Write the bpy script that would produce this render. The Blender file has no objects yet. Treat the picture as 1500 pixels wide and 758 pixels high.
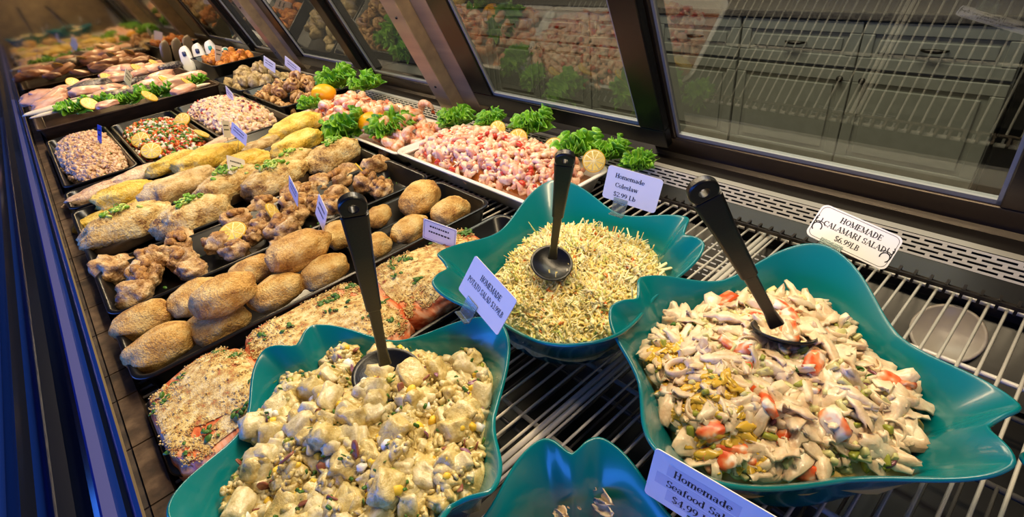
import bpy, bmesh, math, random
import numpy as np
from mathutils import Vector, Matrix, noise
PI = math.pi
random.seed(11); rng = np.random.default_rng(11)
SC = bpy.context.scene; COL = SC.collection

# ---------------------------------------------------------------- camera (metres; x across the case, y along it, z up)
YAW, PITCH, ROLL, FPX, HC = -0.665109513, 0.575187590, -0.134012508, 758.465, 0.55
def cam_axes():
    Ry = np.array([[math.cos(YAW), -math.sin(YAW), 0], [math.sin(YAW), math.cos(YAW), 0], [0, 0, 1]])
    fwd = np.array([0, math.cos(PITCH), -math.sin(PITCH)]); right = np.array([1., 0, 0]); up = np.cross(right, fwd)
    r2 = math.cos(ROLL) * right + math.sin(ROLL) * up; u2 = -math.sin(ROLL) * right + math.cos(ROLL) * up
    return Ry @ r2, Ry @ u2, Ry @ fwd
CR, CU, CF = cam_axes()
CAM = np.array([0, 0, HC])
def ray(px, py):
    return CR * ((px - 750) / FPX) - CU * ((py - 379) / FPX) + CF
def at(px, py, z=0.0):
    d = ray(px, py); return CAM + d * ((z - HC) / d[2])
def depth(p): return float((np.array(p) - CAM) @ CF)
def at_len(px, py, B, L):
    d = ray(px, py); o = CAM - np.array(B); a = d @ d; b = 2 * (o @ d); c = o @ o - L * L
    disc = b * b - 4 * a * c
    t = (-b - math.sqrt(disc)) / (2 * a) if disc > 0 else -b / (2 * a)
    return CAM + d * t

# ---------------------------------------------------------------- materials
def lin(c):
    if isinstance(c, str):
        c = c.lstrip('#'); c = [int(c[i:i + 2], 16) / 255 for i in (0, 2, 4)]
        c = [x / 12.92 if x <= .04045 else ((x + .055) / 1.055) ** 2.4 for x in c]
    return (c[0], c[1], c[2], 1)
MATS = {}
def pmat(name, col, rough=.5, metal=0, spec=.5, coat=0, trans=0, sss=0, bump=0, bscale=200, emis=None, estr=0):
    m = bpy.data.materials.new(name); m.use_nodes = True; nt = m.node_tree; b = nt.nodes['Principled BSDF']
    b.inputs['Base Color'].default_value = lin(col); b.inputs['Roughness'].default_value = rough
    b.inputs['Metallic'].default_value = metal; b.inputs['Specular IOR Level'].default_value = spec
    b.inputs['Coat Weight'].default_value = coat; b.inputs['Coat Roughness'].default_value = .08
    b.inputs['Transmission Weight'].default_value = trans
    if sss:
        b.inputs['Subsurface Weight'].default_value = sss; b.inputs['Subsurface Radius'].default_value = (.006, .003, .002); b.inputs['Subsurface Scale'].default_value = .5
    if emis: b.inputs['Emission Color'].default_value = lin(emis); b.inputs['Emission Strength'].default_value = estr
    if bump: add_bump(nt, b, bscale, bump)
    MATS[name] = m; return m
def add_bump(nt, b, scale, strength, detail=3, dist=.002):
    tc = nt.nodes.new('ShaderNodeTexCoord'); n = nt.nodes.new('ShaderNodeTexNoise'); bp = nt.nodes.new('ShaderNodeBump')
    n.inputs['Scale'].default_value = scale; n.inputs['Detail'].default_value = detail
    bp.inputs['Strength'].default_value = strength; bp.inputs['Distance'].default_value = dist
    nt.links.new(tc.outputs['Object'], n.inputs['Vector']); nt.links.new(n.outputs['Fac'], bp.inputs['Height']); nt.links.new(bp.outputs['Normal'], b.inputs['Normal'])
def nmat(name, stops, scale=60, detail=4, rough=.5, bump=.4, bscale=None, spec=.5, sss=0, stretch=None, nrough=.55, coat=0, metal=0, dist=.002, interp='LINEAR', fine=None):
    """noise-mottled surface: colour ramp over object-space noise, with bump"""
    m = pmat(name, '#808080', rough, metal, spec, coat, sss=sss); nt = m.node_tree; b = nt.nodes['Principled BSDF']
    tc = nt.nodes.new('ShaderNodeTexCoord'); n = nt.nodes.new('ShaderNodeTexNoise'); r = nt.nodes.new('ShaderNodeValToRGB')
    n.inputs['Scale'].default_value = scale; n.inputs['Detail'].default_value = detail; n.inputs['Roughness'].default_value = nrough
    vec = tc.outputs['Object']
    if stretch:
        mp = nt.nodes.new('ShaderNodeMapping'); mp.inputs['Scale'].default_value = stretch; nt.links.new(vec, mp.inputs['Vector']); vec = mp.outputs['Vector']
    oi = nt.nodes.new('ShaderNodeObjectInfo'); ad = nt.nodes.new('ShaderNodeVectorMath'); ad.operation = 'ADD'
    ml = nt.nodes.new('ShaderNodeMath'); ml.operation = 'MULTIPLY'; ml.inputs[1].default_value = 7.0
    nt.links.new(oi.outputs['Random'], ml.inputs[0]); nt.links.new(vec, ad.inputs[0]); nt.links.new(ml.outputs[0], ad.inputs[1])
    nt.links.new(ad.outputs[0], n.inputs['Vector']); nt.links.new(n.outputs['Fac'], r.inputs['Fac'])
    cr = r.color_ramp; cr.interpolation = interp
    while len(cr.elements) < len(stops): cr.elements.new(.5)
    for e, (p, c) in zip(cr.elements, stops): e.position = p; e.color = lin(c)
    if fine:
        n3 = nt.nodes.new('ShaderNodeTexNoise'); n3.inputs['Scale'].default_value = fine[0]; n3.inputs['Detail'].default_value = 4; n3.inputs['Roughness'].default_value = .7
        nt.links.new(ad.outputs[0], n3.inputs['Vector']); mx = nt.nodes.new('ShaderNodeMath'); mx.operation = 'MULTIPLY_ADD'; mx.inputs[1].default_value = fine[1]; mx.inputs[2].default_value = -fine[1] / 2
        nt.links.new(n3.outputs['Fac'], mx.inputs[0]); m2 = nt.nodes.new('ShaderNodeMath'); m2.operation = 'ADD'; nt.links.new(n.outputs['Fac'], m2.inputs[0]); nt.links.new(mx.outputs[0], m2.inputs[1]); nt.links.new(m2.outputs[0], r.inputs['Fac'])
    nt.links.new(r.outputs['Color'], b.inputs['Base Color'])
    if bump:
        n2 = nt.nodes.new('ShaderNodeTexNoise'); n2.inputs['Scale'].default_value = bscale or scale * 2; n2.inputs['Detail'].default_value = 3
        bp = nt.nodes.new('ShaderNodeBump'); bp.inputs['Strength'].default_value = bump; bp.inputs['Distance'].default_value = dist
        n2.inputs['Roughness'].default_value = .65; nt.links.new(ad.outputs[0], n2.inputs['Vector']); nt.links.new(n2.outputs['Fac'], bp.inputs['Height']); nt.links.new(bp.outputs['Normal'], b.inputs['Normal'])
    return m
def pane_mat(name, ior, tint, rough=0.0):
    m = bpy.data.materials.new(name); m.use_nodes = True; nt = m.node_tree; nt.nodes.clear()
    out = nt.nodes.new('ShaderNodeOutputMaterial'); mix = nt.nodes.new('ShaderNodeMixShader'); lw = nt.nodes.new('ShaderNodeLayerWeight')
    tr = nt.nodes.new('ShaderNodeBsdfTransparent'); gl = nt.nodes.new('ShaderNodeBsdfGlossy'); pw = nt.nodes.new('ShaderNodeMath'); ma = nt.nodes.new('ShaderNodeMath')
    r0 = ((ior - 1) / (ior + 1)) ** 2; lw.inputs['Blend'].default_value = .5
    pw.operation = 'POWER'; pw.inputs[1].default_value = 5; ma.operation = 'MULTIPLY_ADD'; ma.inputs[1].default_value = 1 - r0; ma.inputs[2].default_value = r0
    tr.inputs['Color'].default_value = lin(tint); gl.inputs['Roughness'].default_value = rough
    nt.links.new(lw.outputs['Facing'], pw.inputs[0]); nt.links.new(pw.outputs[0], ma.inputs[0])
    nt.links.new(ma.outputs[0], mix.inputs[0]); nt.links.new(tr.outputs[0], mix.inputs[1]); nt.links.new(gl.outputs[0], mix.inputs[2]); nt.links.new(mix.outputs[0], out.inputs['Surface'])
    MATS[name] = m; return m

pmat('teal', (.0, .165, .185), .25, spec=.5, coat=.3)
pmat('black_plastic', '#0a0a0b', .32, spec=.5, bump=.08, bscale=500)
pmat('tray_black', '#0e0e0f', .28, spec=.5)
pmat('white_wire', '#d8d2c8', .35, coat=.3)
pmat('dark_wire', '#5c5a58', .4)
pmat('card_white', '#e9e6e4', .35)
pmat('card_tape', '#c9cbd6', .3)
pmat('ink', '#15131a', .6)
pmat('card_blue', '#3d5ec0', .4)
pmat('acrylic', '#dfeee8', .08, trans=.92)
pmat('porcelain', '#e9e6e2', .18, coat=.5)
pmat('frame_black', '#070707', .3, spec=.3, bump=.05, bscale=80)
nmat('frame_bronze', [(.3, '#2b231c'), (.7, '#43382d')], 8, 2, .30, .05, 300, metal=.5, stretch=(1, .05, 1))
nmat('steel', [(.3, '#86765e'), (.7, '#a8946f')], 20, 3, .36, .05, 300, metal=.45, stretch=(1, .03, 1))
nmat('steel_dark', [(.3, '#3c3732'), (.7, '#57504a')], 14, 3, .36, .06, 300, metal=.8, stretch=(1, .06, 1))
pmat('lid', '#a89e90', .35)
pmat('perforated', '#c4c0ba', .32, metal=.25)
pmat('spacer', '#8d8b86', .45, metal=.3)
nmat('pan_floor', [(.3, '#0c0b0a'), (.7, '#1d1a17')], 10, 3, .45, .05)
nmat('endplate', [(.3, '#b5a68e'), (.7, '#c4b69f')], 5, 2, .045, 0, metal=1.0)
nmat('cabinet', [(.3, '#74746a'), (.7, '#7c7c72')], 20, 2, .45, .03, 200)
pmat('cab_metal', '#2d2925', .3, metal=.8)
nmat('counter', [(.3, '#3a3530'), (.6, '#5a534a')], 60, 4, .25, 0)
nmat('back_wall', [(.3, '#8d8474'), (.7, '#988e7e')], 6, 2, .7, .03)
nmat('floor', [(.3, '#3a3632'), (.7, '#4c4640')], 8, 4, .4, .05)
nmat('ledge_food_reflection', [(.3, '#2c2118'), (.5, '#4a392b'), (.7, '#6a5644')], 40, 5, .45, .3, 60)
pmat('reflection_seam', '#2b221a', .7)
pmat('ledge_daylight_blue', '#103084', .25, metal=.3)  # blue daylight reflected on the ledge, put into the base colour
pmat('ledge_daylight_lavender', '#565ba0', .32, metal=.3)  # lavender band: brighter daylight reflection, also put into the colour
pmat('ledge_black', '#070c1c', .14, spec=.8)
pmat('rubber', '#0a0a0c', .5)
pane_mat('door_glass', 1.8, '#eef2ec')

# ---------------------------------------------------------------- mesh helpers
class MB:
    def __init__(s): s.V = []; s.F = []; s.M = []; s.n = 0
    def add(s, v, f, mi=0):
        v = np.asarray(v, float); n = s.n
        s.V.append(v); s.F += [tuple(i + n for i in q) for q in f]; s.M += [mi] * len(f); s.n += len(v)
    def box(s, x0, x1, y0, y1, z0, z1, mi=0):
        v = [(x, y, z) for x in (x0, x1) for y in (y0, y1) for z in (z0, z1)]
        s.add(v, [(0, 1, 3, 2), (4, 6, 7, 5), (0, 4, 5, 1), (2, 3, 7, 6), (0, 2, 6, 4), (1, 5, 7, 3)], mi)
    def mesh(s, name, smooth=True):
        me = bpy.data.meshes.new(name); V = np.concatenate(s.V) if s.V else np.zeros((0, 3))
        me.from_pydata(V.tolist(), [], s.F); me.polygons.foreach_set('material_index', s.M)
        if smooth: me.polygons.foreach_set('use_smooth', [True] * len(s.F))
        me.update(); return me
def link(name, me, mats, parent=None, loc=(0, 0, 0), rot=(0, 0, 0)):
    o = bpy.data.objects.new(name, me); COL.objects.link(o)
    if isinstance(mats, str): mats = [mats]
    if me is not None and len(me.materials) == 0:
        for m in mats: me.materials.append(MATS[m])
    o.parent = parent; o.location = [float(c) for c in loc]; o.rotation_euler = rot; return o
def tag(o, label, cat, group=None, kind=None):
    o['label'] = label; o['category'] = cat
    if group: o['group'] = group
    if kind: o['kind'] = kind
    return o
def thing(name, label, cat, loc=(0, 0, 0), rotz=0, group=None):
    return tag(link(name, None, [], None, loc, (0, 0, rotz)), label, cat, group)
def struct(name, mb, mats, parent=None, smooth=False):
    o = link(name, mb.mesh(name, smooth), mats, parent)
    if parent is None: o['kind'] = 'structure'
    return o
def bevel(o, w=.002, seg=2):
    m = o.modifiers.new('bevel', 'BEVEL'); m.width = w; m.segments = seg; m.limit_method = 'ANGLE'; return o
def solid(o, t, off=-1):
    m = o.modifiers.new('solidify', 'SOLIDIFY'); m.thickness = t; m.offset = off; return o
_ico = {}
def ico(n):
    if n not in _ico:
        b = bmesh.new(); bmesh.ops.create_icosphere(b, subdivisions=n, radius=1)
        b.verts.ensure_lookup_table(); _ico[n] = (np.array([v.co[:] for v in b.verts]), [tuple(v.index for v in f.verts) for f in b.faces]); b.free()
    return _ico[n]
def nz(v, f, seed): return noise.noise(Vector((v[0] * f + seed * 7.3, v[1] * f - seed * 3.1, v[2] * f + seed * 1.7)))
def lump(n, size, amp=.15, freq=1.6, seed=0, amp2=.05, freq2=5, boxy=1.0, flat=None, taper=0):
    """organic blob; size = full extents"""
    v, f = ico(n); out = []
    for p in v:
        q = np.sign(p) * np.abs(p) ** boxy if boxy != 1 else p.copy()
        k = 1 + amp * nz(p, freq, seed) * 1.6 + amp2 * nz(p, freq2, seed + 5) * 1.6
        q = q * k
        if taper: q[1] *= 1 - taper * q[0]
        if flat is not None and q[2] < -flat: q[2] = -flat + (q[2] + flat) * .12
        out.append(q)
    return np.array(out) * np.array(size) / 2, f
def tube(pts, rad, ns=8, flat=1.0, cap=True):
    pts = np.asarray(pts, float); m = len(pts)
    rad = np.full(m, rad) if np.isscalar(rad) else np.asarray(rad)
    T = np.gradient(pts, axis=0); T /= np.linalg.norm(T, axis=1)[:, None] + 1e-12
    up = np.array([0, 0, 1.]) if abs(T[0][2]) < .9 else np.array([1., 0, 0])
    V = []; N = np.cross(T[0], up); N /= np.linalg.norm(N)
    for i in range(m):
        N = N - T[i] * (N @ T[i]); N /= np.linalg.norm(N) + 1e-12; B = np.cross(T[i], N)
        for k in range(ns):
            a = 2 * PI * k / ns; V.append(pts[i] + rad[i] * (math.cos(a) * N + flat * math.sin(a) * B))
    F = [(i * ns + k, i * ns + (k + 1) % ns, (i + 1) * ns + (k + 1) % ns, (i + 1) * ns + k) for i in range(m - 1) for k in range(ns)]
    if cap: F += [tuple(range(ns - 1, -1, -1)), tuple((m - 1) * ns + k for k in range(ns))]
    return np.array(V), F
def rrect(lx, ly, r, n=6):
    P = []
    for cx, cy, a0 in ((lx / 2 - r, ly / 2 - r, 0), (-lx / 2 + r, ly / 2 - r, PI / 2), (-lx / 2 + r, -ly / 2 + r, PI), (lx / 2 - r, -ly / 2 + r, 3 * PI / 2)):
        for k in range(n + 1): a = a0 + PI / 2 * k / n; P.append((cx + r * math.cos(a), cy + r * math.sin(a)))
    return P
def loft(rings, capa=True, capb=True):
    n = len(rings[0]); V = [p for r in rings for p in r]
    F = [(i * n + k, i * n + (k + 1) % n, (i + 1) * n + (k + 1) % n, (i + 1) * n + k) for i in range(len(rings) - 1) for k in range(n)]
    if capa: F.append(tuple(range(n - 1, -1, -1)))
    if capb: F.append(tuple((len(rings) - 1) * n + k for k in range(n)))
    return V, F
def tray_rings(lx, ly, h, r, wall=.02, lip=.009):
    def ring(ins, z): return [(x, y, z) for x, y in rrect(lx - 2 * ins, ly - 2 * ins, max(r - ins * .6, .004))]
    return [ring(wall, 0), ring(lip, h - .009), ring(lip * .2, h - .006), ring(0, h - .002), ring(.002, h), ring(lip * .8, h), ring(lip + .002, h - .003), ring(wall + .001, .005), ring(wall + .006, .003)]
def rotm(ax, a): return np.array(Matrix.Rotation(a, 3, Vector(ax)))
def rand_rot(): 
    q = rng.normal(size=4); q /= np.linalg.norm(q); w, x, y, z = q
    return np.array([[1 - 2 * (y * y + z * z), 2 * (x * y - z * w), 2 * (x * z + y * w)], [2 * (x * y + z * w), 1 - 2 * (x * x + z * z), 2 * (y * z - x * w)], [2 * (x * z - y * w), 2 * (y * z + x * w), 1 - 2 * (x * x + y * y)]])
def basis(nrm, yaw):
    nrm = nrm / np.linalg.norm(nrm); a = np.array([math.cos(yaw), math.sin(yaw), 0]); a = a - nrm * (a @ nrm); a /= np.linalg.norm(a)
    return np.stack([a, np.cross(nrm, a), nrm], 1)

# ---------------------------------------------------------------- setting
Y0, Y1 = -.42, 3.90
mb = MB(); mb.box(-3.1, 3.6, -1.7, 6.3, -.85, -.79); struct('floor', mb, 'floor')
mb = MB(); mb.box(-3.1, 3.6, -1.7, 6.3, 2.5, 2.56); struct('ceiling', mb, 'back_wall')
mb = MB(); mb.box(-3.1, -3.04, -1.7, 6.3, -.79, .35); mb.box(-3.1, -3.04, -1.7, 6.3, 2.1, 2.5); mb.box(-3.1, -3.04, -1.7, -1.3, .35, 2.1); mb.box(-3.1, -3.04, 5.2, 6.3, .35, 2.1); struct('wall_left', mb, 'back_wall')
mb = MB(); mb.box(-3.1, 3.6, 6.2, 6.26, -.79, 2.5); struct('wall_end', mb, 'back_wall')
mb = MB(); mb.box(-3.1, 3.6, -1.7, -1.64, -.79, 2.5); struct('wall_near', mb, 'back_wall')
mb = MB(); mb.box(3.48, 3.56, -1.7, 6.3, -.79, 2.5); struct('wall_back', mb, 'back_wall')
# pan under the racks, front strip of brown blocks for reflected food, end panel
mb = MB(); mb.box(-.17, .93, Y0, Y1, -.15, -.11); mb.box(.905, .93, Y0, Y1, -.11, .0); mb.box(-.17, -.125, Y0, Y1, -.11, -.006)
struct('deck_pan', mb, 'pan_floor')['label'] = 'black sunken pan under the wire racks'
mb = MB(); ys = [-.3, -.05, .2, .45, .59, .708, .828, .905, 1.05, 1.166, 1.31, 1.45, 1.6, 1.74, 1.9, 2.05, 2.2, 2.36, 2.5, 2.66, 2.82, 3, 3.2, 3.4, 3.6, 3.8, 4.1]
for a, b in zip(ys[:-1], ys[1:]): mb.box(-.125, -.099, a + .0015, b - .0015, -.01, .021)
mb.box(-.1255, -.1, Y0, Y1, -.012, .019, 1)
o = struct('trim_1', mb, ['ledge_food_reflection', 'reflection_seam'])  # brown blocks and seams stand in for food reflected along the front edge
def extrude_profile(mb, prof, y0, y1, mis):
    n = len(prof)
    for i in range(n - 1):
        (xa, za), (xb, zb) = prof[i], prof[i + 1]
        mb.add([(xa, y0, za), (xb, y0, zb), (xb, y1, zb), (xa, y1, za)], [(0, 1, 2, 3)], mis[i])
mb = MB()
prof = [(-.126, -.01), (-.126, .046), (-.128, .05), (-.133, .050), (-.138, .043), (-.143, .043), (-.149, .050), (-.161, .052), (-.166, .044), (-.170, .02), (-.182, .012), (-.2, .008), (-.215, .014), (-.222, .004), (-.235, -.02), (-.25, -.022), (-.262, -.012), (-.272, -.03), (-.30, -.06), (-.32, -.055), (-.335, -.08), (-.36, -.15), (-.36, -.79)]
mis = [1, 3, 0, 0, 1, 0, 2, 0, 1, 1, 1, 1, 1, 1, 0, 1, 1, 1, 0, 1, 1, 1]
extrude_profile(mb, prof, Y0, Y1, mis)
struct('front_ledge', mb, ['ledge_daylight_blue', 'ledge_black', 'ledge_daylight_lavender', 'steel'])['label'] = 'metal ledge along the customer side, reflected daylight coloured in as blue bands'
mb = MB(); mb.box(-.36, 1.03, Y1, Y1 + .03, -.2, .95); struct('wall_far', mb, 'endplate')
mb = MB(); mb.box(-.16, .93, Y0 - .03, Y0, -.2, .46); struct('added_bounce_panel', mb, 'steel')['label'] = 'unseen steel panel behind the viewer, added for the far mirror to reflect'  # out of view; added to brighten the far mirror and bounce warm light
# back: perforated return-air strip, sill
GA, GB = np.array([.938, .015]), np.array([.955, .039])       # steep grille: lower and upper edge (x, z)
def gbox(mb, a, b, y0, y1, t=.0012):
    d = (GB - GA) / np.linalg.norm(GB - GA); n = np.array([d[1], -d[0]]); P = [GA + d * q + n * s for q in (a, b) for s in (0, t)]
    v = [(p[0], y, p[1]) for y in (y0, y1) for p in P]
    mb.add(v, [(0, 1, 3, 2), (4, 6, 7, 5), (0, 4, 5, 1), (2, 3, 7, 6), (0, 2, 6, 4), (1, 5, 7, 3)])
mb = MB(); GW = float(np.linalg.norm(GB - GA)); pit = GW / 4
for r in range(5): gbox(mb, r * pit - .0019, r * pit + .0019, Y0, Y1)
for r in range(4):
    y = Y0 + (.0155 if r % 2 else 0)
    while y < Y1: gbox(mb, r * pit + .0015, (r + 1) * pit - .0015, y - .0032, y + .0032); y += .031
struct('trim_2', mb, 'perforated')['label'] = 'perforated metal strip along the back of the case'
mb = MB()
extrude_profile(mb, [(.897, -.03), (.897, .004), (.938, .013)], Y0, Y1, [0, 2])
extrude_profile(mb, [(.957, .0415), (.985, .036), (1.03, .036), (1.05, .05), (1.09, .05), (1.12, -.1), (1.12, -.79)], Y0, Y1, [1, 0, 0, 0, 0, 0])
extrude_profile(mb, [(.95, .004), (.975, .034)], Y0, Y1, [2])
struct('trim_3', mb, ['steel_dark', 'perforated', 'pan_floor'])['label'] = 'dark metal sill below the sliding doors'
# comb of little clips between rack and perforated strip
mb = MB(); y = Y0
while y < 1.3: mb.box(.878, .897, y, y + .004, -.004, .012); y += .021
mb.box(.876, .88, Y0, 1.3, .006, .012)
struct('trim_4', mb, 'steel_dark')

# ---- tilted sliding doors
TD = .3775; DO = np.array([1.03, 0, .035]); DE = np.array([-math.sin(TD), 0, math.cos(TD)]); DN = np.array([math.cos(TD), 0, math.sin(TD)])
def dbox(mb, s0, s1, u0, u1, d0, d1, mi=0):
    v = [DO + np.array([0, s, 0]) + DE * u + DN * d for s in (s0, s1) for u in (u0, u1) for d in (d0, d1)]
    mb.add(v, [(0, 1, 3, 2), (4, 6, 7, 5), (0, 4, 5, 1), (2, 3, 7, 6), (0, 2, 6, 4), (1, 5, 7, 3)], mi)
def sliding_door(k, s0, s1, ub, sl, sr, d, mat, lab):
    root = link(f'door_{k}', None, [], None, DO + np.array([0, (s0 + s1) / 2, 0])); root['kind'] = 'structure'; root['label'] = lab
    off = np.array(root.location)
    def sub(name, mb, m, bv=True):
        mb.V = [np.asarray(v) - off for v in mb.V]; o = link(name, mb.mesh(name, False), m, root)
        if bv: bevel(o, .003, 2)
        return o
    m1 = MB(); T = .78
    dbox(m1, s0, s1, ub, ub + .05, d, d + .022); dbox(m1, s0, s1, T, T + .06, d, d + .022)
    dbox(m1, s0, s0 + sr, ub + .05, T, d, d + .022); dbox(m1, s1 - sl, s1, ub + .05, T, d, d + .022)
    sub('frame', m1, mat)
    m2 = MB(); g = .006
    for a in ((s0 + sr, s1 - sl, ub + .05, ub + .05 + g * 1.6), (s0 + sr, s0 + sr + g, ub + .05, T), (s1 - sl - g, s1 - sl, ub + .05, T)): dbox(m2, *a, d + .006, d + .016)
    sub('glass_spacer', m2, 'spacer', False)
    m3 = MB(); dbox(m3, s0 + sr, s1 - sl, ub + .05, T, d + .010, d + .0104); sub('glass', m3, 'door_glass', False)
    return root
for k in range(3):
    q = 1.42 * k
    w = ['nearest', 'second', 'farthest'][k]
    sliding_door(1 + 2 * k, -.055 + q, .70 + q, 0.0, .066, .108, .012, 'frame_bronze', f'tilted glass door in bronze frame, right leaf of the {w} pair')
    sliding_door(2 + 2 * k, .637 + q, 1.335 + q, .043, .097, .068, -.018, 'frame_black', f'tilted glass door in black frame, left leaf of the {w} pair')
    m = MB(); dbox(m, 1.43 + q, 1.513 + q, -.03, .86, -.055, .03); dbox(m, 1.345 + q, 1.43 + q, -.03, .86, -.012, .03)
    o = struct(f'trim_{5 + k}', m, 'steel'); bevel(o, .003, 2); o['label'] = f'slanted stainless post at the far end of the {w} pair of doors'
    # bolts on the post
    for u in (.12, .36, .6):
        v, f = ico(2); p = DO + np.array([0, 1.47 + q, 0]) + DE * u + DN * -.055
        b = MB(); b.add(v * .0045 + p, f); link('bolt', b.mesh('bolt'), 'frame_black', o)
m = MB(); dbox(m, -.42, -.055, -.03, .86, -.01, .04); struct('trim_8', m, 'frame_black')
# lower track under doors
m = MB(); dbox(m, -.42, 4.12, -.024, -.004, -.026, .036); struct('trim_9', m, 'frame_bronze')

# ---- cabinets across the aisle
CX = 2.86
def panel(mb, y0, y1, z0, z1):
    mb.box(CX - .02, CX, y0, y1, z0, z1)
    f = .05
    for a, b, c, e in ((y0, y1, z0, z0 + f), (y0, y1, z1 - f, z1), (y0, y0 + f, z0 + f, z1 - f), (y1 - f, y1, z0 + f, z1 - f)): mb.box(CX - .03, CX - .02, a, b, c, e)
    g = f + .022
    mb.box(CX - .029, CX - .02, y0 + g, y1 - g, z0 + g, z1 - g)
def base_cabinet(y0, y1, label, wide=True):
    root = thing('base_cabinet', label, 'cabinet', (CX, (y0 + y1) / 2, -.79)); off = np.array(root.location)
    def sub(name, mb, mt, par, smooth=False):
        po = np.array([0., 0, 0]); 
        mb.V = [np.asarray(v) - off for v in mb.V]; o = link(name, mb.mesh(name, smooth), mt, par); return o
    m = MB(); m.box(CX, CX + .56, y0, y1, -.70, -.002); m.box(CX + .06, CX + .56, y0 + .01, y1 - .01, -.79, -.70); sub('body', m, 'cabinet', root)
    ym = (y0 + y1) / 2
    for a, b, s in ((y0 + .004, ym - .003, 1), (ym + .003, y1 - .004, -1)):
        m = MB(); panel(m, a, b, -.685, -.222); d = bevel(sub('door', m, 'cabinet', root), .004)
        v, f = ico(2); m = MB(); yk = b - .045 if s > 0 else a + .045
        m.add(v * np.array([.012, .016, .016]) + np.array([CX - .045, yk, -.26]), f); m.box(CX - .04, CX - .028, yk - .005, yk + .005, -.265, -.255); sub('knob', m, 'cab_metal', d, True)
        m = MB(); panel(m, a, b, -.208, -.008); d = bevel(sub('drawer', m, 'cabinet', root), .004)
        yc = (a + b) / 2; t = np.linspace(-1, 1, 13)
        pts = np.stack([CX - .032 - .022 * (1 - t ** 4), yc + t * .05, np.full(13, -.108)], 1)
        m = MB(); m.add(*tube(pts, .004 + .006 * (1 - t * t), 8)); sub('pull', m, 'cab_metal', d, True)
    return root
base_cabinet(.265, 1.405, 'grey panelled base cabinet seen through the nearest right-hand glass door')
base_cabinet(1.41, 2.45, 'grey panelled base cabinet seen through the black-framed glass door')
base_cabinet(2.455, 3.5, 'grey panelled base cabinet behind the nearest stainless post')
base_cabinet(3.505, 4.6, 'grey panelled base cabinet seen through the second pair of doors')
t = thing('countertop', 'dark countertop running over the grey cabinets', 'countertop', (CX, 2.4, 0))
m = MB(); m.box(-.04, .6, -2.15, 2.25, -.002, .035); bevel(link('slab', m.mesh('slab', False), 'counter', t), .006)
m = MB(); m.box(.57, .6, -2.15, 2.25, .035, .15); link('backsplash', m.mesh('backsplash', False), 'counter', t)
t = thing('appliance', 'black appliance standing right of the grey cabinets', 'appliance', (CX, -.15, -.79))
m = MB(); m.box(-.02, .6, -.36, .4, .0, .83); bevel(link('body', m.mesh('body', False), 'frame_black', t), .01)
m = MB(); m.add(*tube([(-.06, -.3, .7), (-.06, .33, .7)], .012, 10)); m.box(-.06, -.02, -.28, -.26, .69, .71); m.box(-.06, -.02, .29, .31, .69, .71); link('handle', m.mesh('handle'), 'cab_metal', t)

# ---- wire racks
def rack(y0, y1, label, mat, z=0.0, step=.021, r=.0022, x0=-.11, x1=.889, loops=True):
    root = thing('wire_rack', label, 'rack', (x0, y0, z - .012), 0)
    off = np.array(root.location)
    def sub(name, mb): 
        mb.V = [np.asarray(v) - off for v in mb.V]; return link(name, mb.mesh(name), mat, root)
    m = MB()
    for x in (x0, x1): m.add(*tube([(x, y0, z - .004), (x, y1, z - .004)], .0042, 8))
    for y in (y0, y1): m.add(*tube([(x0, y, z - .004), (x1, y, z - .004)], .0042, 8))
    sub('frame', m)
    for x in (.28, .41, .73):
        m = MB(); m.add(*tube([(x, y0, z - .007), (x, y1, z - .007)], .0035, 8)); sub('support_bar', m)
    y = y0 + step / 2
    while y < y1:
        m = MB(); m.add(*tube([(x0, y, z - .0022), (x1, y, z - .0022)], r, 6)); sub('wire', m); y += step
    return root
rack(.345, 1.26, 'white coated wire rack under the coleslaw bowl', 'white_wire')
rack(-.42, .335, 'white coated wire rack under the nearest teal bowls', 'white_wire')
rack(-.42, 1.1, 'lower steel wire rack seen through the upper racks', 'dark_wire', -.05, .028, .002, -.11, .60)
m = MB(); m.box(-.12, .885, 1.27, Y1 - .01, -.02, -.0006); o = struct('deck_panel', m, 'pan_floor'); o['label'] = 'black deck panel under the farther trays'
m = MB(); R0 = .047
m.add(*loft([[(R0 * k * math.cos(a), R0 * k * math.sin(a), z) for a in np.linspace(0, 2 * PI, 40, endpoint=False)] for k, z in ((.9, 0), (1, .004), (1, .008), (.97, .0095), (.88, .0085), (.86, .0065))]))
dl = at(1387, 490, -.058); SLO = math.radians(38)
o = tag(link('drain_lid', m.mesh('drain_lid'), 'lid', None, dl, (0, -SLO, 0)), 'round white plastic lid seen under the rack wires on the right', 'lid')
t = thing('fan_box', 'black sloping box with printed notice below the rack on the right', 'box', (dl[0], .2, -.11))
m = MB(); k = math.tan(SLO); zt = lambda x: dl[2] + .11 - .0008 + k * x
xa, xb = -.055, .040
V = [(xa, y, 0) for y in (-.5, .32)] + [(xb, y, 0) for y in (-.5, .32)] + [(xa, y, zt(xa)) for y in (-.5, .32)] + [(xb, y, zt(xb)) for y in (-.5, .32)]
m.add(V, [(0, 1, 3, 2), (4, 6, 7, 5), (0, 4, 5, 1), (2, 3, 7, 6), (0, 2, 6, 4), (1, 5, 7, 3)])
link('box_body', m.mesh('box_body', False), 'frame_black', t)
m = MB()
for r in range(9):
    x = xa + .012 + r * .0075; y = .26 - .02 * (r % 3)
    while y > .10:
        w = random.uniform(.006, .018); m.add([(x, y, zt(x) + .0004), (x, y - w, zt(x) + .0004), (x + .002, y - w, zt(x + .002) + .0004), (x + .002, y, zt(x + .002) + .0004)], [(0, 1, 2, 3)]); y -= w + .005
link('printed_notice', m.mesh('printed_notice', False), 'card_tape', t)
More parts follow.
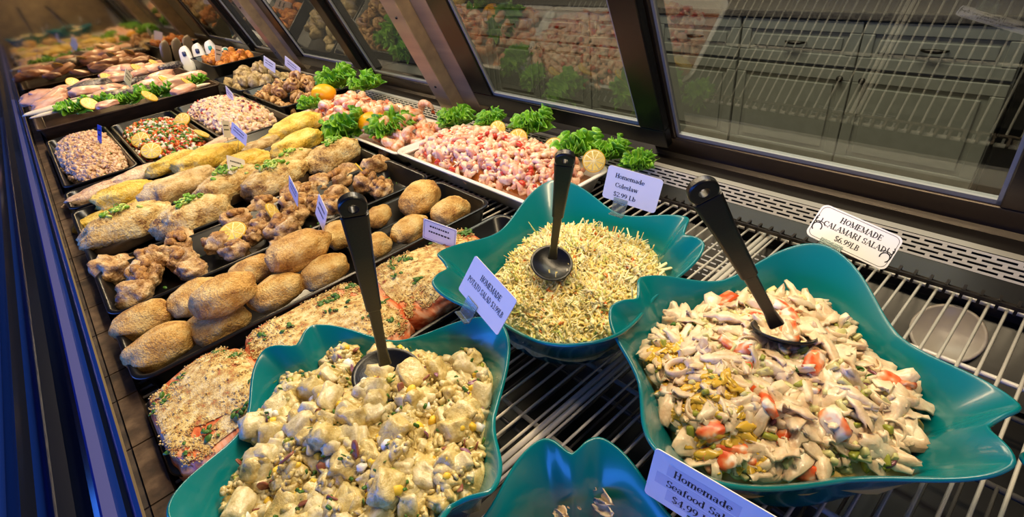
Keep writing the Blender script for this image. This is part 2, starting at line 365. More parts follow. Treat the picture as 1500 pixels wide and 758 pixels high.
v, f = ico(2); m = MB(); m.add(v * .004 + np.array([.0, -.30, zt(0) + .001]), f); link('screw', m.mesh('screw'), 'steel', t)
# ---------------------------------------------------------------- teal bowls
class Bowl:
    """wavy square bowl; c = four plan corners in order, notched at corners 0 and 2"""
    def __init__(s, c, H=.14, base=.5, dip=.030, k=1.0):
        s.c = [np.array(p) for p in c]; s.ctr = sum(s.c) / 4; s.H = H; s.base = base; s.dip = dip
    def uv(s, th):
        # angle -> (u,v); corner i at th = i*pi/2
        e = 2.6; a = th + PI / 4
        r = 1 / (abs(math.cos(a)) ** e + abs(math.sin(a)) ** e) ** (1 / e)
        k = round(th / (PI / 2)); d = th - k * PI / 2
        r *= 1.12 * (1 - .07 * (1 - math.cos(4 * d)) / 2)   # sides pulled in a little
        if k % 2 == 0: r += .20 * math.exp(-((abs(d) - .185) / (.125 if abs(d) < .185 else .30)) ** 2) + .03 * math.exp(-(d / .2) ** 2)
        else: r += .16 * math.exp(-(d / .42) ** 2)
        return r * math.cos(a), r * math.sin(a)
    def rim(s, th):
        u, v = s.uv(th)
        # corner order 0:(+,+) 1:(-,+) 2:(-,-) 3:(+,-)
        c = s.c; w = ((1 + u) * (1 + v), (1 - u) * (1 + v), (1 - u) * (1 - v), (1 + u) * (1 - v))
        p = sum(ci * wi / 4 for ci, wi in zip(c, w))
        k = round(th / (PI / 2)); d = th - k * PI / 2
        z = s.H - s.dip * ((1 - math.cos(4 * d)) / 2) ** .8
        if k % 2 == 0: z -= .010 * math.exp(-(d / .07) ** 2)
        return p, z
    def kf(s, t): return s.base + (.90 - s.base) * t ** .75 + .10 * t ** 3
    def wall(s, th, t):
        p, z = s.rim(th); q = s.ctr + (p - s.ctr) * s.kf(t); 
        if t < 1:                                            # rounder towards the base
            rr = np.linalg.norm(q - s.ctr); rc = .105 * s.kf(t) / s.base; w = (1 - t) ** 2.0
            q = s.ctr + (q - s.ctr) / rr * (rr * (1 - w) + rc * w)
        return np.array([q[0], q[1], max(z * t, .004)])
    def at_height(s, th, h):
        lo, hi = 0., 1.
        for _ in range(18):
            m = (lo + hi) / 2
            if s.wall(th, m)[2] < h: lo = m
            else: hi = m
        return s.wall(th, lo)
    def build(s, name, label, group):
        N = 240; T = [0, .03, .08, .16, .26, .38, .5, .62, .74, .84, .92, .97, 1.0]
        rings = [[s.wall(2 * PI * i / N, t) for i in range(N)] for t in T]
        inner = [[s.ctr3(.98, p) for p in rings[0]]]
        V, F = loft(rings, True, False)
        off = np.array([s.ctr[0], s.ctr[1], 0]); m = MB(); m.add(np.array(V) - off, F)
        root = thing(name, label, 'bowl', off, 0, group)
        o = link('bowl_body', m.mesh('bowl_body'), 'teal', root); solid(o, .0045, 1); bevel(o, .0018, 3).modifiers['bevel'].angle_limit = 1.0
        m = MB(); a = np.linspace(0, 2 * PI, 48, endpoint=False)
        m.add(*loft([[(r * math.cos(x), r * math.sin(x), z) for x in a] for r, z in ((.086, .0001), (.092, .0001), (.094, .006), (.084, .006))], False, False))
        link('foot_ring', m.mesh('foot_ring'), 'teal', root)
        return root
    def ctr3(s, k, p): return p
class Heap:
    """salad surface inside a bowl: (rho, theta) -> point"""
    def __init__(s, b, fill, dome, bump, tilt=(0, 0), seed=1, lim=.975, freq=25, peak=None, rmax=.91):
        s.rmax = rmax
        s.b = b; s.fill = fill; s.dome = dome; s.bump = bump; s.tilt = np.array(tilt); s.seed = seed; s.freq = freq; s.peak = peak
        s.N = 96; s.edge = []
        for i in range(s.N):
            th = 2 * PI * i / s.N; h = fill
            for _ in range(3):
                p = b.at_height(th, h); h = fill + s.tilt @ (p[:2] - b.ctr)
            s.edge.append(b.ctr + (p[:2] - b.ctr) * lim)
    def z(s, x, y, rho):
        q = np.array([x, y]) - s.b.ctr
        h = s.fill + s.tilt @ q + s.dome * (1 - rho ** 2.2) + s.bump * noise.fractal(Vector((x * s.freq, y * s.freq, s.seed)), 1, 2, 3)
        if s.peak:
            for px, py, r, a in s.peak: h += a * math.exp(-(((x - px) ** 2 + (y - py) ** 2) / r ** 2))
        return h
    def pt(s, rho, th):
        f = (th / (2 * PI)) % 1 * s.N; i = int(f) % s.N; w = f - int(f)
        e = s.edge[i] * (1 - w) + s.edge[(i + 1) % s.N] * w
        q = s.b.ctr + (e - s.b.ctr) * rho
        return np.array([q[0], q[1], s.z(q[0], q[1], rho)])
    def sample(s):
        rho = math.sqrt(rng.random()) * s.rmax; th = rng.random() * 2 * PI; p = s.pt(rho, th)
        e = .004; zx = s.z(p[0] + e, p[1], rho) - p[2]; zy = s.z(p[0], p[1] + e, rho) - p[2]
        return p, np.array([-zx / e, -zy / e, 1.])
    def base(s, mb, mi=0, nr=36):
        rings = [[s.pt(max(r, .001), 2 * PI * i / s.N) - (np.array([0, 0, .002]) if r < 1 else np.array([0, 0, .012])) for i in range(s.N)] for r in list(np.linspace(1, .02, nr))]
        mb.add(*loft(rings, False, True), mi)
class RectHeap:
    def __init__(s, x0, x1, y0, y1, zb, dome, bump, seed, e=3.0, freq=28, rot=0):
        s.c = np.array([(x0 + x1) / 2, (y0 + y1) / 2]); s.a = (x1 - x0) / 2; s.d = (y1 - y0) / 2; s.zb = zb; s.dome = dome; s.bump = bump; s.seed = seed; s.e = e; s.freq = freq
    def zz(s, u, v):
        x, y = s.c[0] + u * s.a, s.c[1] + v * s.d; rr = (abs(u) ** s.e + abs(v) ** s.e)
        return np.array([x, y, s.zb + s.dome * max(0, 1 - rr) ** .5 + s.bump * noise.fractal(Vector((x * s.freq, y * s.freq, s.seed)), 1, 2, 3) * min(1, max(0, 1 - rr) * 3)])
    def sample(s):
        while True:
            u, v = rng.uniform(-1, 1, 2)
            if abs(u) ** s.e + abs(v) ** s.e < .97: break
        p = s.zz(u, v); e = .03; a = s.zz(u + e, v) - p; b = s.zz(u, v + e) - p; n = np.cross(a, b)
        return p, n / (np.linalg.norm(n) + 1e-12)
    def base(s, mb, mi=0, n=30, off=.003):
        g = [[None] * (n + 1) for _ in range(n + 1)]; V = []; F = []
        for i in range(n + 1):
            for j in range(n + 1):
                a = -1 + 2 * i / n; b = -1 + 2 * j / n; m = max(abs(a), abs(b)); rr = (abs(a) ** s.e + abs(b) ** s.e) ** (1 / s.e)
                k = m / rr if rr > 0 else 1
                V.append(s.zz(a * k * .999, b * k * .999) - np.array([0, 0, off]))
        F = [(i * (n + 1) + j, (i + 1) * (n + 1) + j, (i + 1) * (n + 1) + j + 1, i * (n + 1) + j + 1) for i in range(n) for j in range(n)]
        mb.add(V, F, mi)
def scatter(mb, heap, count, temps, mis, smin, smax, tilt=.4, sink=0.0, free=False, power=1.0, keep=None, level=0.0):
    for _ in range(count):
        p, n = heap.sample()
        if keep and not keep(p): continue
        n = n / np.linalg.norm(n) * (1 - level) + np.array([0, 0, level]) + rng.normal(size=3) * tilt; n /= np.linalg.norm(n)
        B = rand_rot() if free else basis(n, rng.random() * 2 * PI)
        t = temps[rng.integers(len(temps))]; s = smin + (smax - smin) * rng.random() ** power
        mb.add((t[0] * s) @ B.T + p + n * s * sink, t[1], mis[rng.integers(len(mis))] if not np.isscalar(mis) else mis)
def pile(name, label, cat, mb, mats, origin, smooth=True, kind='stuff'):
    o3 = np.array(origin); mb.V = [np.asarray(v) - o3 for v in mb.V]
    return tag(link(name, mb.mesh(name, smooth), mats, None, o3), label, cat, None, kind)
def xy(px, py, z): p = at(px, py, z); return (p[0], p[1])

slaw_b = Bowl([(.302, .580), (.622, .636), (.622, .336), (.318, .292)], .14)
pot_b = Bowl([(.090, .602), (.292, .408), (.100, .238), (-.095, .430)], .14)
cal_b = Bowl([(.433, .332), (.682, .188), (.482, -.055), (.25, .135)], .14)
sea_b = Bowl([(.238, .246), (-.01, .256), (-.02, .0), (.242, .0)], .112)
rt_b = Bowl([(.468, -.062), (.70, -.20), (.56, -.44), (.32, -.30)], .10)
G = 'teal wavy square serving bowls'
slaw_b.build('serving_bowl', 'teal wavy square serving bowl filled with coleslaw, on the wire rack', G)
pot_b.build('serving_bowl', 'teal wavy square serving bowl filled with potato salad, beside the salmon', G)
cal_b.build('serving_bowl', 'large teal wavy square serving bowl filled with calamari salad', G)
sea_b.build('serving_bowl', 'almost empty teal serving bowl at the bottom edge, behind the blue-lit card', G)
rt_b.build('serving_bowl', 'sliver of a teal bowl at the right edge, beside the calamari salad bowl', G)

# ---------------------------------------------------------------- salad pieces
def shred(L=1, w=.14, bend=.3, seg=4, th=.35, seed=0):
    t = np.linspace(-.5, .5, seg + 1); c = rng.normal(size=2) * bend
    pts = np.stack([t * L, c[0] * t * t * 2 + rng.normal() * .04, c[1] * (t * t * 2 - .2)], 1)
    return tube(pts, w / 2 * (1 - 1.2 * t * t), 4, th)
def ringt(R=.5, r=.13, n=14, m=6, sq=1.0, h=1.4):
    V = []; F = []
    for i in range(n):
        a = 2 * PI * i / n
        for j in range(m):
            b = 2 * PI * j / m; rr = R + r * math.cos(b) * .6
            V.append((rr * math.cos(a), rr * sq * math.sin(a), r * h * math.sin(b)))
    F = [(i * m + j, ((i + 1) % n) * m + j, ((i + 1) % n) * m + (j + 1) % m, i * m + (j + 1) % m) for i in range(n) for j in range(m)]
    return np.array(V), F
def sheet(L=1, W=.5, curl=1.2, seed=0, th=.05, nu=9, nv=6, taper=.7, wav=.05, arch=.16):
    """curled flake of squid or crab, with thickness"""
    P = []
    for i in range(nu):
        u = i / (nu - 1); w = W * (1 - taper * abs(2 * u - 1) ** 1.6)
        for j in range(nv):
            v = j / (nv - 1) - .5; a = v * curl * 2
            r = w / max(curl * 2, .3)
            P.append((L * (u - .5), r * math.sin(a) + .03 * nz((u * 3, v * 3, 0), 1.5, seed), r * (math.cos(a) - 1) + arch * L * math.sin(u * PI) + wav * nz((u * 4, v * 3, 1), 1.4, seed)))
    P = np.array(P); Q = P - np.array([0, 0, th]); V = np.concatenate([P, Q]); n = nu * nv; F = []
    for i in range(nu - 1):
        for j in range(nv - 1):
            a = i * nv + j; q = (a, a + nv, a + nv + 1, a + 1); F.append(q); F.append(tuple(n + k for k in q[::-1]))
    B = [j for j in range(nv)] + [i * nv + nv - 1 for i in range(1, nu)] + [(nu - 1) * nv + j for j in range(nv - 2, -1, -1)] + [i * nv for i in range(nu - 2, 0, -1)]
    for k in range(len(B)): a, b = B[k], B[(k + 1) % len(B)]; F.append((a, b, n + b, n + a))
    return V, F
def chunk(size, seed, n=2, boxy=.62, amp=.12): return lump(n, size, amp, 1.4, seed, .05, 4, boxy)
def shrimplet(seed=0, r=.2, arc=4.2, n=9, ns=6):
    a = np.linspace(0, arc, n); R = .34
    pts = np.stack([R * np.cos(a), R * np.sin(a), .06 * np.sin(a * 1.3 + seed)], 1)
    rad = r * (1 - .55 * (a / arc) ** 1.5); rad[0] *= .6
    return tube(pts, rad, ns)

nmat('slaw_base', [(.3, '#d6c074'), (.6, '#ecdc9c')], 150, 3, .5, .3)
for nme, c in (('cabbage', '#f5e9b8'), ('cabbage_yellow', '#efd684'), ('cabbage_green', '#c6ca72'), ('carrot', '#dc7a30')): pmat(nme, c, .5, sss=.12)
nmat('potato', [(.3, '#b9a672'), (.5, '#d8c896'), (.75, '#eae0c0')], 110, 4, .34, .5, 240, fine=(400, .35), sss=.12, coat=.15)
nmat('mayo', [(.3, '#b0944e'), (.5, '#d3bd7a'), (.7, '#e8d79e')], 90, 4, .32, .6, 240, fine=(420, .35), sss=.1, coat=.2)
nmat('potato_skin', [(.35, '#73382a'), (.65, '#a3684e')], 90, 3, .45, .2)
pmat('egg_yolk', '#efc63d', .5); pmat('egg_white', '#f1eee4', .3, sss=.2, coat=.2); pmat('celery', '#9ca03a', .35, coat=.2); pmat('celery_pale', '#cfc98a', .35, coat=.2); pmat('herb', '#3f6b1e', .45); pmat('onion_purple', '#8a5a74', .35, coat=.2)
nmat('squid', [(.3, '#cfae88'), (.52, '#e8d0ac'), (.75, '#f2e3c6')], 45, 4, .3, .3, 130, fine=(300, .35), sss=.18, coat=.25)
nmat('crab_stick', [(.42, '#f2e2cf'), (.50, '#ee9a66'), (.60, '#e0571f')], 50, 2, .35, .15, sss=.1, coat=.15)
pmat('tentacle', '#7c4350', .35, coat=.2); pmat('oil_herb', '#d9b13c', .2, coat=.4); pmat('dressing', '#c2a35c', .25, coat=.4)

# coleslaw
hp = Heap(slaw_b, .066, .028, .014, (.10, -.02), 3, peak=[(.50, .52, .06, .014), (.48, .60, .03, .012)])
mb = MB(); hp.base(mb, 0)
tm = [shred(1, .20, 1.6, 6, .45) for _ in range(8)] + [shred(.75, .40, 1.2, 5, .35) for _ in range(16)] + [sheet(.8, .5, .9, k, .06, 6, 4, .6, .2, .12) for k in range(8)]
scatter(mb, hp, 7200, tm, [1, 1, 1, 1, 2, 2, 2, 1], .008, .019, .28, .10, level=.8)
scatter(mb, hp, 560, tm, 3, .009, .019, .25, .16, level=.8); scatter(mb, hp, 250, tm, 4, .008, .015, .25, .2, level=.8)
scatter(mb, hp, 500, tm, [1, 1, 2], .009, .017, .35, .2, level=.7)
pile('coleslaw', 'shredded coleslaw with carrot bits heaped in a teal bowl', 'salad', mb, ['slaw_base', 'cabbage', 'cabbage_yellow', 'cabbage_green', 'carrot'], (*slaw_b.ctr, .006))

# potato salad
hp = Heap(pot_b, .096, .024, .024, (.0, .0), 9, freq=26, rmax=.965)
mb = MB(); hp.base(mb, 1)
tm = [lump(3, (1, .8, .65), .24, 1.5, k, .05, 4, .62) for k in range(10)]; ts = [lump(2, (1, .85, .7), .2, 1.8, k + 40, .08, 5, .9) for k in range(8)]
scatter(mb, hp, 190, tm + [chunk((1, .8, .6), k, 3, .55, .16) for k in range(6)], [0, 0, 1, 1], .020, .042, .5, -.14, True, 1.4); scatter(mb, hp, 650, tm[:6] + [chunk((1, .8, .5), k + 30, 2, .5, .2) for k in range(6)], [0, 1, 1], .009, .021, .5, -.10, True, 1.3)
scatter(mb, hp, 1700, [chunk((1, .75, .5), k + 50, 1, .55, .25) for k in range(8)], [0, 1, 1, 1], .004, .010, .5, .6, True, 1.4)
scatter(mb, hp, 36, ts, 4, .010, .016, .5, .3, True); scatter(mb, hp, 60, ts, 3, .008, .014, .5, .4, True)
scatter(mb, hp, 55, [chunk((1, .5, .16), k, 2) for k in range(5)], 2, .010, .020, .6, .5, True)
scatter(mb, hp, 90, [chunk((1, .7, .5), k, 1) for k in range(5)], [5, 6, 6], .006, .011, .5, .7, True)
scatter(mb, hp, 260, [chunk((1, .6, .2), k, 1) for k in range(5)], 7, .003, .008, .5, 1.6, True); scatter(mb, hp, 45, [sheet(1, .4, .8, k) for k in range(3)], 8, .010, .016, .5, .5, True)
pile('potato_salad', 'chunky yellow potato salad heaped in the front teal bowl', 'salad', mb, ['potato', 'mayo', 'potato_skin', 'egg_yolk', 'egg_white', 'celery', 'celery_pale', 'herb', 'onion_purple'], (*pot_b.ctr, .006))

# calamari salad
hp = Heap(cal_b, .072, .038, .013, (.05, .03), 5, freq=20)
mb = MB(); hp.base(mb, 8)
rings = [ringt(.5, .12 + .04 * rng.random(), 16, 6, .55 + .4 * rng.random(), 1.4) for _ in range(8)]
flk = [sheet(1, .30 + .34 * rng.random(), .3 + 1.5 * rng.random(), k, .04, 11, 6, taper=.5 + .48 * rng.random(), wav=.10, arch=.02 + .12 * rng.random()) for k in range(30)]
cub = [chunk((1, .55, .4), k, 2, .36) for k in range(6)]
scatter(mb, hp, 420, [chunk((1, .6, .4), k + 9, 2, .8) for k in range(6)], [0, 0, 3, 3, 2, 9], .010, .020, .5, -.05, True)
scatter(mb, hp, 430, flk, 0, .024, .062, .42, .14); scatter(mb, hp, 26, flk, 7, .012, .022, .5, .3)
scatter(mb, hp, 120, rings, 0, .016, .026, .6, .40)
scatter(mb, hp, 55, [chunk((1, .62, .3), k + 3, 2, .6, .25) for k in range(6)], 1, .014, .036, .5, .42)
scatter(mb, hp, 480, cub, [2, 3, 3, 3, 0], .007, .015, .5, .9, True); scatter(mb, hp, 90, [ringt(.4, .14, 10, 5, .8, 1.8)], 4, .006, .011, .6, 1.0)
scatter(mb, hp, 45, [shrimplet(k, .12, 5) for k in range(3)] + flk[:3], 6, .016, .03, .6, .2)
scatter(mb, hp, 70, flk, 0, .035, .06, .55, .25)
left = lambda p: (p - np.array([*cal_b.ctr, 0]))[:2] @ np.array([-.8, .45]) > .064 + .016 * nz(p, 40, 3)
scatter(mb, hp, 1500, flk, 9, .014, .028, .3, .55, False, 1, left); scatter(mb, hp, 900, cub, [2, 3, 9], .008, .014, .5, 1.0, True, 1, left)
scatter(mb, hp, 30, rings + flk[:4], 0, .018, .03, .5, .75, False, 1, left)
pile('calamari_salad', 'white squid and crab salad with celery in the large teal bowl', 'salad', mb, ['squid', 'crab_stick', 'celery', 'celery_pale', 'herb', 'egg_white', 'tentacle', 'onion_purple', 'dressing', 'oil_herb'], (*cal_b.ctr, .006))

# leftovers in the nearly empty seafood bowl
hp = Heap(sea_b, .030, .012, .006, (-.1, -.1), 7)
mb = MB(); hp.base(mb, 8, 20)
scatter(mb, hp, 200, flk, [0, 0, 0, 1], .02, .04, .6, .1); scatter(mb, hp, 120, cub, [2, 3, 1], .008, .014, .5, .3, True)
for px, py, s, k in ((873, 688, .010, 4), (868, 714, .018, 0), (880, 728, .046, 1), (884, 745, .04, 5), (822, 757, .03, 8), (825, 752, .022, 3), (849, 745, .008, 0), (833, 744, .006, 2)):
    p = at(px, py, .062); t = flk[k]; mb.add((t[0] * s) @ rotm((1, 1, 0), 2.2).T + p, t[1], 0)
pile('seafood_salad', 'last scraps of seafood salad in the nearly empty teal bowl', 'salad', mb, ['squid', 'crab_stick', 'celery', 'celery_pale', 'herb', 'egg_white', 'tentacle', 'onion_purple', 'dressing'], (*sea_b.ctr, .006))

# ---------------------------------------------------------------- serving spoons
def spoon(label, Bp, Ep, wid, bowl_rx, bowl_ry, nb, face=None, neck=.35):
    """Bp = bowl centre, Ep = handle end"""
    Bp, Ep = np.array(Bp), np.array(Ep); ax = Ep - Bp; L = np.linalg.norm(ax); ax /= L
    fc = (CAM - (Bp + Ep) / 2) if face is None else np.array(face, float); zc = fc - ax * (fc @ ax); zc /= np.linalg.norm(zc); xc = np.cross(ax, zc)
    M = np.eye(4); M[:3, :3] = np.stack([xc, ax, zc], 1); M[:3, 3] = Bp
    root = thing('serving_spoon', label, 'spoon'); root.matrix_world = Matrix(M.tolist())
    m = MB(); r = wid / 2; ho = L - r; hr = r * .34
    def sec(y, w, t):
        c = min(t * .45, w * .2); return [(-w + c, y, -t), (w - c, y, -t), (w, y, -t + c), (w, y, t - c), (w - c, y, t), (-w + c, y, t), (-w, y, t - c), (-w, y, -t + c)]
    ya = bowl_ry * .75
    st = [(ya, r * .62, .005), (ya + .03, r * .42, .0048), (L * neck, r * .46, .0048), (L * (neck + .22), r * .50, .005), (L * (neck + .23), r * .64, .0062), (L * .75, r * .8, .0058), (ho - r, r * .98, .0048), (ho - r * .72, r, .0046)]
    m.add(*loft([sec(*q) for q in st]))
    N = 40; oz = []; 
    for a in np.linspace(0, 2 * PI, N, endpoint=False):
        c, s_ = math.cos(a), math.sin(a); k = r if s_ > -.72 else r * .72 / -s_
        oz.append((a, k))
    V = []; t = .0046
    for a, k in oz:
        c, s_ = math.cos(a), math.sin(a)
        for rr, z in ((k - .001, t), (k, t * .6), (k, -t * .6), (k - .001, -t), (hr, -t), (hr, t)): V.append((rr * c, ho + rr * s_, z))
    F = [(i * 6 + j, ((i + 1) % N) * 6 + j, ((i + 1) % N) * 6 + (j + 1) % 6, i * 6 + (j + 1) % 6) for i in range(N) for j in range(6)]
    m.add(V, F); link('handle', m.mesh('handle', False), 'black_plastic', root); bevel(root.children[-1], .0012, 2)
    # bowl of the spoon: shallow dished oval, in its own plane
    nb = np.array(nb, float); nb /= np.linalg.norm(nb); a0 = ax - nb * (ax @ nb); a0 /= np.linalg.norm(a0); b0 = np.cross(a0, nb)
    m = MB(); V = [(0, 0, 0)]; K = 10; NN = 36
    for k in range(1, K + 1):
        for a in np.linspace(0, 2 * PI, NN, endpoint=False):
            q = k / K; V.append((q * bowl_rx * math.cos(a), q * bowl_ry * math.sin(a), .012 * (q * q)))
    V = np.array(V); W = V[:, :1] * b0 + V[:, 1:2] * a0 + (V[:, 2:] - .006) * nb
    F = [(0, 1 + i, 1 + (i + 1) % NN) for i in range(NN)] + [(1 + (k * NN) + i, 1 + (k + 1) * NN + i, 1 + (k + 1) * NN + (i + 1) % NN, 1 + k * NN + (i + 1) % NN) for k in range(K - 1) for i in range(NN)]
    m.add(W @ M[:3, :3], F); o = link('spoon_bowl', m.mesh('spoon_bowl'), 'black_plastic', root); solid(o, .0022, 0)
    return root
B = at(808, 388, .118); spoon('black serving spoon lying on the coleslaw, bowl facing up', B, at_len(829, 222, B, .25), .0225, .030, .032, (-.25, -.35, 1), None, .30)
B = at(568, 552, .124); spoon('black serving spoon dug into the potato salad', B, at_len(513, 285, B, .27), .0235, .036, .040, (.0, -.3, 1), None, .25)
B = at(1146, 492, .122); spoon('black serving spoon standing in the calamari salad', B, at_len(1021, 264, B, .27), .0265, .034, .036, (.4, .1, 1), None, .25)

# ---------------------------------------------------------------- lettering (serif strokes)
TK, TN = .21, .075
def GL():
    g = {}
    def L(*a): return ('l',) + a
    def A(*a): return ('a',) + a
    def ser(x, y, w=.36): return ('s', x, y, w)
    g['H'] = (.95, [L(.2, 0, .2, 1, TK), L(.75, 0, .75, 1, TK), L(.2, .5, .75, .5, TN)] + [ser(x, y) for x in (.2, .75) for y in (0, 1)])
    g['O'] = (.95, [A(.47, .5, .34, .46, 0, 360)])
    g['M'] = (1.15, [L(.17, 0, .17, 1, TN), L(.98, 0, .98, 1, TK), L(.17, 1, .55, .05, TK), L(.55, .05, .98, 1, TN), ser(.17, 0), ser(.98, 0), ser(.13, 1, .3), ser(1.0, 1, .3)])
    g['E'] = (.82, [L(.2, 0, .2, 1, TK), L(.2, .97, .7, .97, TN), L(.2, .5, .58, .5, TN), L(.2, .03, .72, .03, TN), ser(.2, 0), ser(.2, 1), L(.7, 1, .7, .75, TN), L(.72, 0, .72, .27, TN), L(.58, .38, .58, .62, TN)])
    g['A'] = (.95, [L(.1, 0, .45, 1, TN), L(.45, 1, .82, 0, TK), L(.22, .33, .7, .33, TN), ser(.1, 0, .3), ser(.82, 0)])
    g['D'] = (.92, [L(.2, 0, .2, 1, TK), A(.36, .5, .42, .47, -90, 90), L(.2, .97, .38, .97, TN), L(.2, .03, .38, .03, TN), ser(.2, 0), ser(.2, 1)])
    g['C'] = (.9, [A(.5, .5, .36, .46, 45, 320), L(.8, 1, .8, .66, TN)])
    g['L'] = (.78, [L(.2, 0, .2, 1, TK), L(.2, .03, .68, .03, TN), L(.68, 0, .68, .3, TN), ser(.2, 0), ser(.2, 1)])
    g['R'] = (.95, [L(.2, 0, .2, 1, TK), A(.38, .74, .3, .23, -90, 90), L(.2, .97, .4, .97, TN), L(.2, .51, .4, .51, TN), L(.42, .5, .82, 0, TK), ser(.2, 0), ser(.2, 1), ser(.84, 0, .26)])
    g['I'] = (.48, [L(.24, 0, .24, 1, TK), ser(.24, 0), ser(.24, 1)])
    g['S'] = (.75, [A(.37, .74, .24, .23, 20, 270), A(.37, .27, .26, .24, -160, 90), L(.62, 1, .62, .7, TN), L(.12, 0, .12, .3, TN)])
    g['P'] = (.8, [L(.2, 0, .2, 1, TK), A(.38, .72, .3, .25, -90, 90), L(.2, .97, .4, .97, TN), L(.2, .47, .4, .47, TN), ser(.2, 0), ser(.2, 1)])
    g['T'] = (.88, [L(.43, 0, .43, 1, TK), L(.08, .97, .78, .97, TN), L(.08, 1, .08, .72, TN), L(.78, 1, .78, .72, TN), ser(.43, 0)])
    g['B'] = (.85, [L(.2, 0, .2, 1, TK), A(.38, .75, .26, .22, -90, 90), A(.4, .26, .3, .24, -90, 90), L(.2, .97, .4, .97, TN), L(.2, .52, .4, .52, TN), L(.2, .03, .4, .03, TN), ser(.15, 0, .2), ser(.15, 1, .2)])
    g['F'] = g['E']
    g['$'] = (.75, g['S'][1][:2] + [L(.37, -.1, .37, 1.1, TN)])
    g['2'] = (.72, [A(.35, .73, .25, .25, -20, 170), L(.58, .64, .12, .06, TN), L(.1, .08, .62, .08, TK * .8)])
    g['3'] = (.72, [A(.34, .75, .22, .22, -90, 150), A(.34, .27, .26, .26, -150, 90)])
    g['4'] = (.76, [L(.5, 0, .5, 1, TK), L(.5, .98, .06, .3, TN), L(.06, .28, .7, .28, TN), ser(.5, 0)])
    g['6'] = (.74, [A(.36, .3, .25, .28, 0, 360), A(.56, .4, .46, .56, 95, 185)])
    g['9'] = (.74, [A(.36, .7, .25, .28, 0, 360), A(.16, .6, .46, .56, -85, 5)])
    g['.'] = (.34, [L(.16, .0, .16, .15, TK)])
    x = .66
    g['o'] = (.72, [A(.35, x / 2, .26, x / 2 - .03, 0, 360)])
    g['m'] = (1.15, [L(.16, 0, .16, x, TK), L(.56, 0, .56, x * .7, TK), L(.96, 0, .96, x * .7, TK), A(.37, x * .66, .19, .2, 0, 180), A(.77, x * .66, .19, .2, 0, 180)] + [ser(a, 0, .32) for a in (.16, .56, .96)] + [ser(.1, x, .2)])
    g['e'] = (.68, [A(.34, x / 2, .26, x / 2 - .03, 0, 320), L(.12, x / 2, .58, x / 2, TN)])
    g['a'] = (.72, [L(.5, 0, .5, x * .7, TK), A(.32, x * .7, .18, .18, 0, 160), A(.3, .19, .2, .16, 0, 360), ser(.56, 0, .22)])
    g['d'] = (.78, [L(.55, 0, .55, 1, TK), A(.34, x / 2, .24, x / 2 - .03, 0, 360), ser(.48, 1, .22), ser(.6, 0, .22)])
    g['l'] = (.42, [L(.2, 0, .2, 1, TK), ser(.2, 0), ser(.14, 1, .22)])
    g['s'] = (.58, [A(.28, .48, .17, .15, 20, 270), A(.28, .18, .18, .16, -160, 90)])
    g['w'] = (.98, [L(.08, x, .3, 0, TK), L(.3, 0, .48, x, TN), L(.48, x, .7, 0, TK), L(.7, 0, .88, x, TN), ser(.08, x, .28), ser(.88, x, .22), ser(.48, x, .24)])
    g['f'] = (.5, [L(.2, 0, .2, .8, TK), A(.36, .8, .16, .18, 40, 180), L(.04, x, .4, x, TN), ser(.2, 0)])
    g['b'] = (.76, [L(.18, 0, .18, 1, TK), A(.42, x / 2, .24, x / 2 - .03, 0, 360), ser(.12, 1, .22)])
    g[' '] = (.45, [])
    return g
GLY = GL()
def text_mb(mb, lines, mi=0):
    """lines = (text, centre x, baseline y, cap height, width factor)"""
    def quad(a, b, wa, wb, X):
        a, b = np.array(a), np.array(b); d = b - a; d = d / (np.linalg.norm(d) + 1e-9); n = np.array([-d[1], d[0]])
        mb.add([X(a + n * wa / 2), X(a - n * wa / 2), X(b - n * wb / 2), X(b + n * wb / 2)], [(0, 1, 2, 3)], mi)
    for txt, cx, by, h, wf in lines:
        W = sum(GLY[c][0] for c in txt) * h * wf; x = cx - W / 2
        for c in txt:
            w, st = GLY[c]; X = lambda p, x=x: (x + p[0] * h * wf, by + p[1] * h, 0)
            for s in st:
                if s[0] == 'l': quad(s[1:3], s[3:5], s[5], s[5], X)
                elif s[0] == 's': quad((s[1] - s[3] / 2, s[2]), (s[1] + s[3] / 2, s[2]), .07, .07, X)
                else:
                    _, ax_, ay, rx, ry, a0, a1 = s; n = max(4, int(abs(a1 - a0) / 18)); aa = np.radians(np.linspace(a0, a1, n + 1))
                    ww = TN + (TK - TN) * np.cos(aa) ** 2
                    for i in range(n): quad((ax_ + rx * math.cos(aa[i]), ay + ry * math.sin(aa[i])), (ax_ + rx * math.cos(aa[i + 1]), ay + ry * math.sin(aa[i + 1])), ww[i], ww[i + 1], X)
            x += w * h * wf
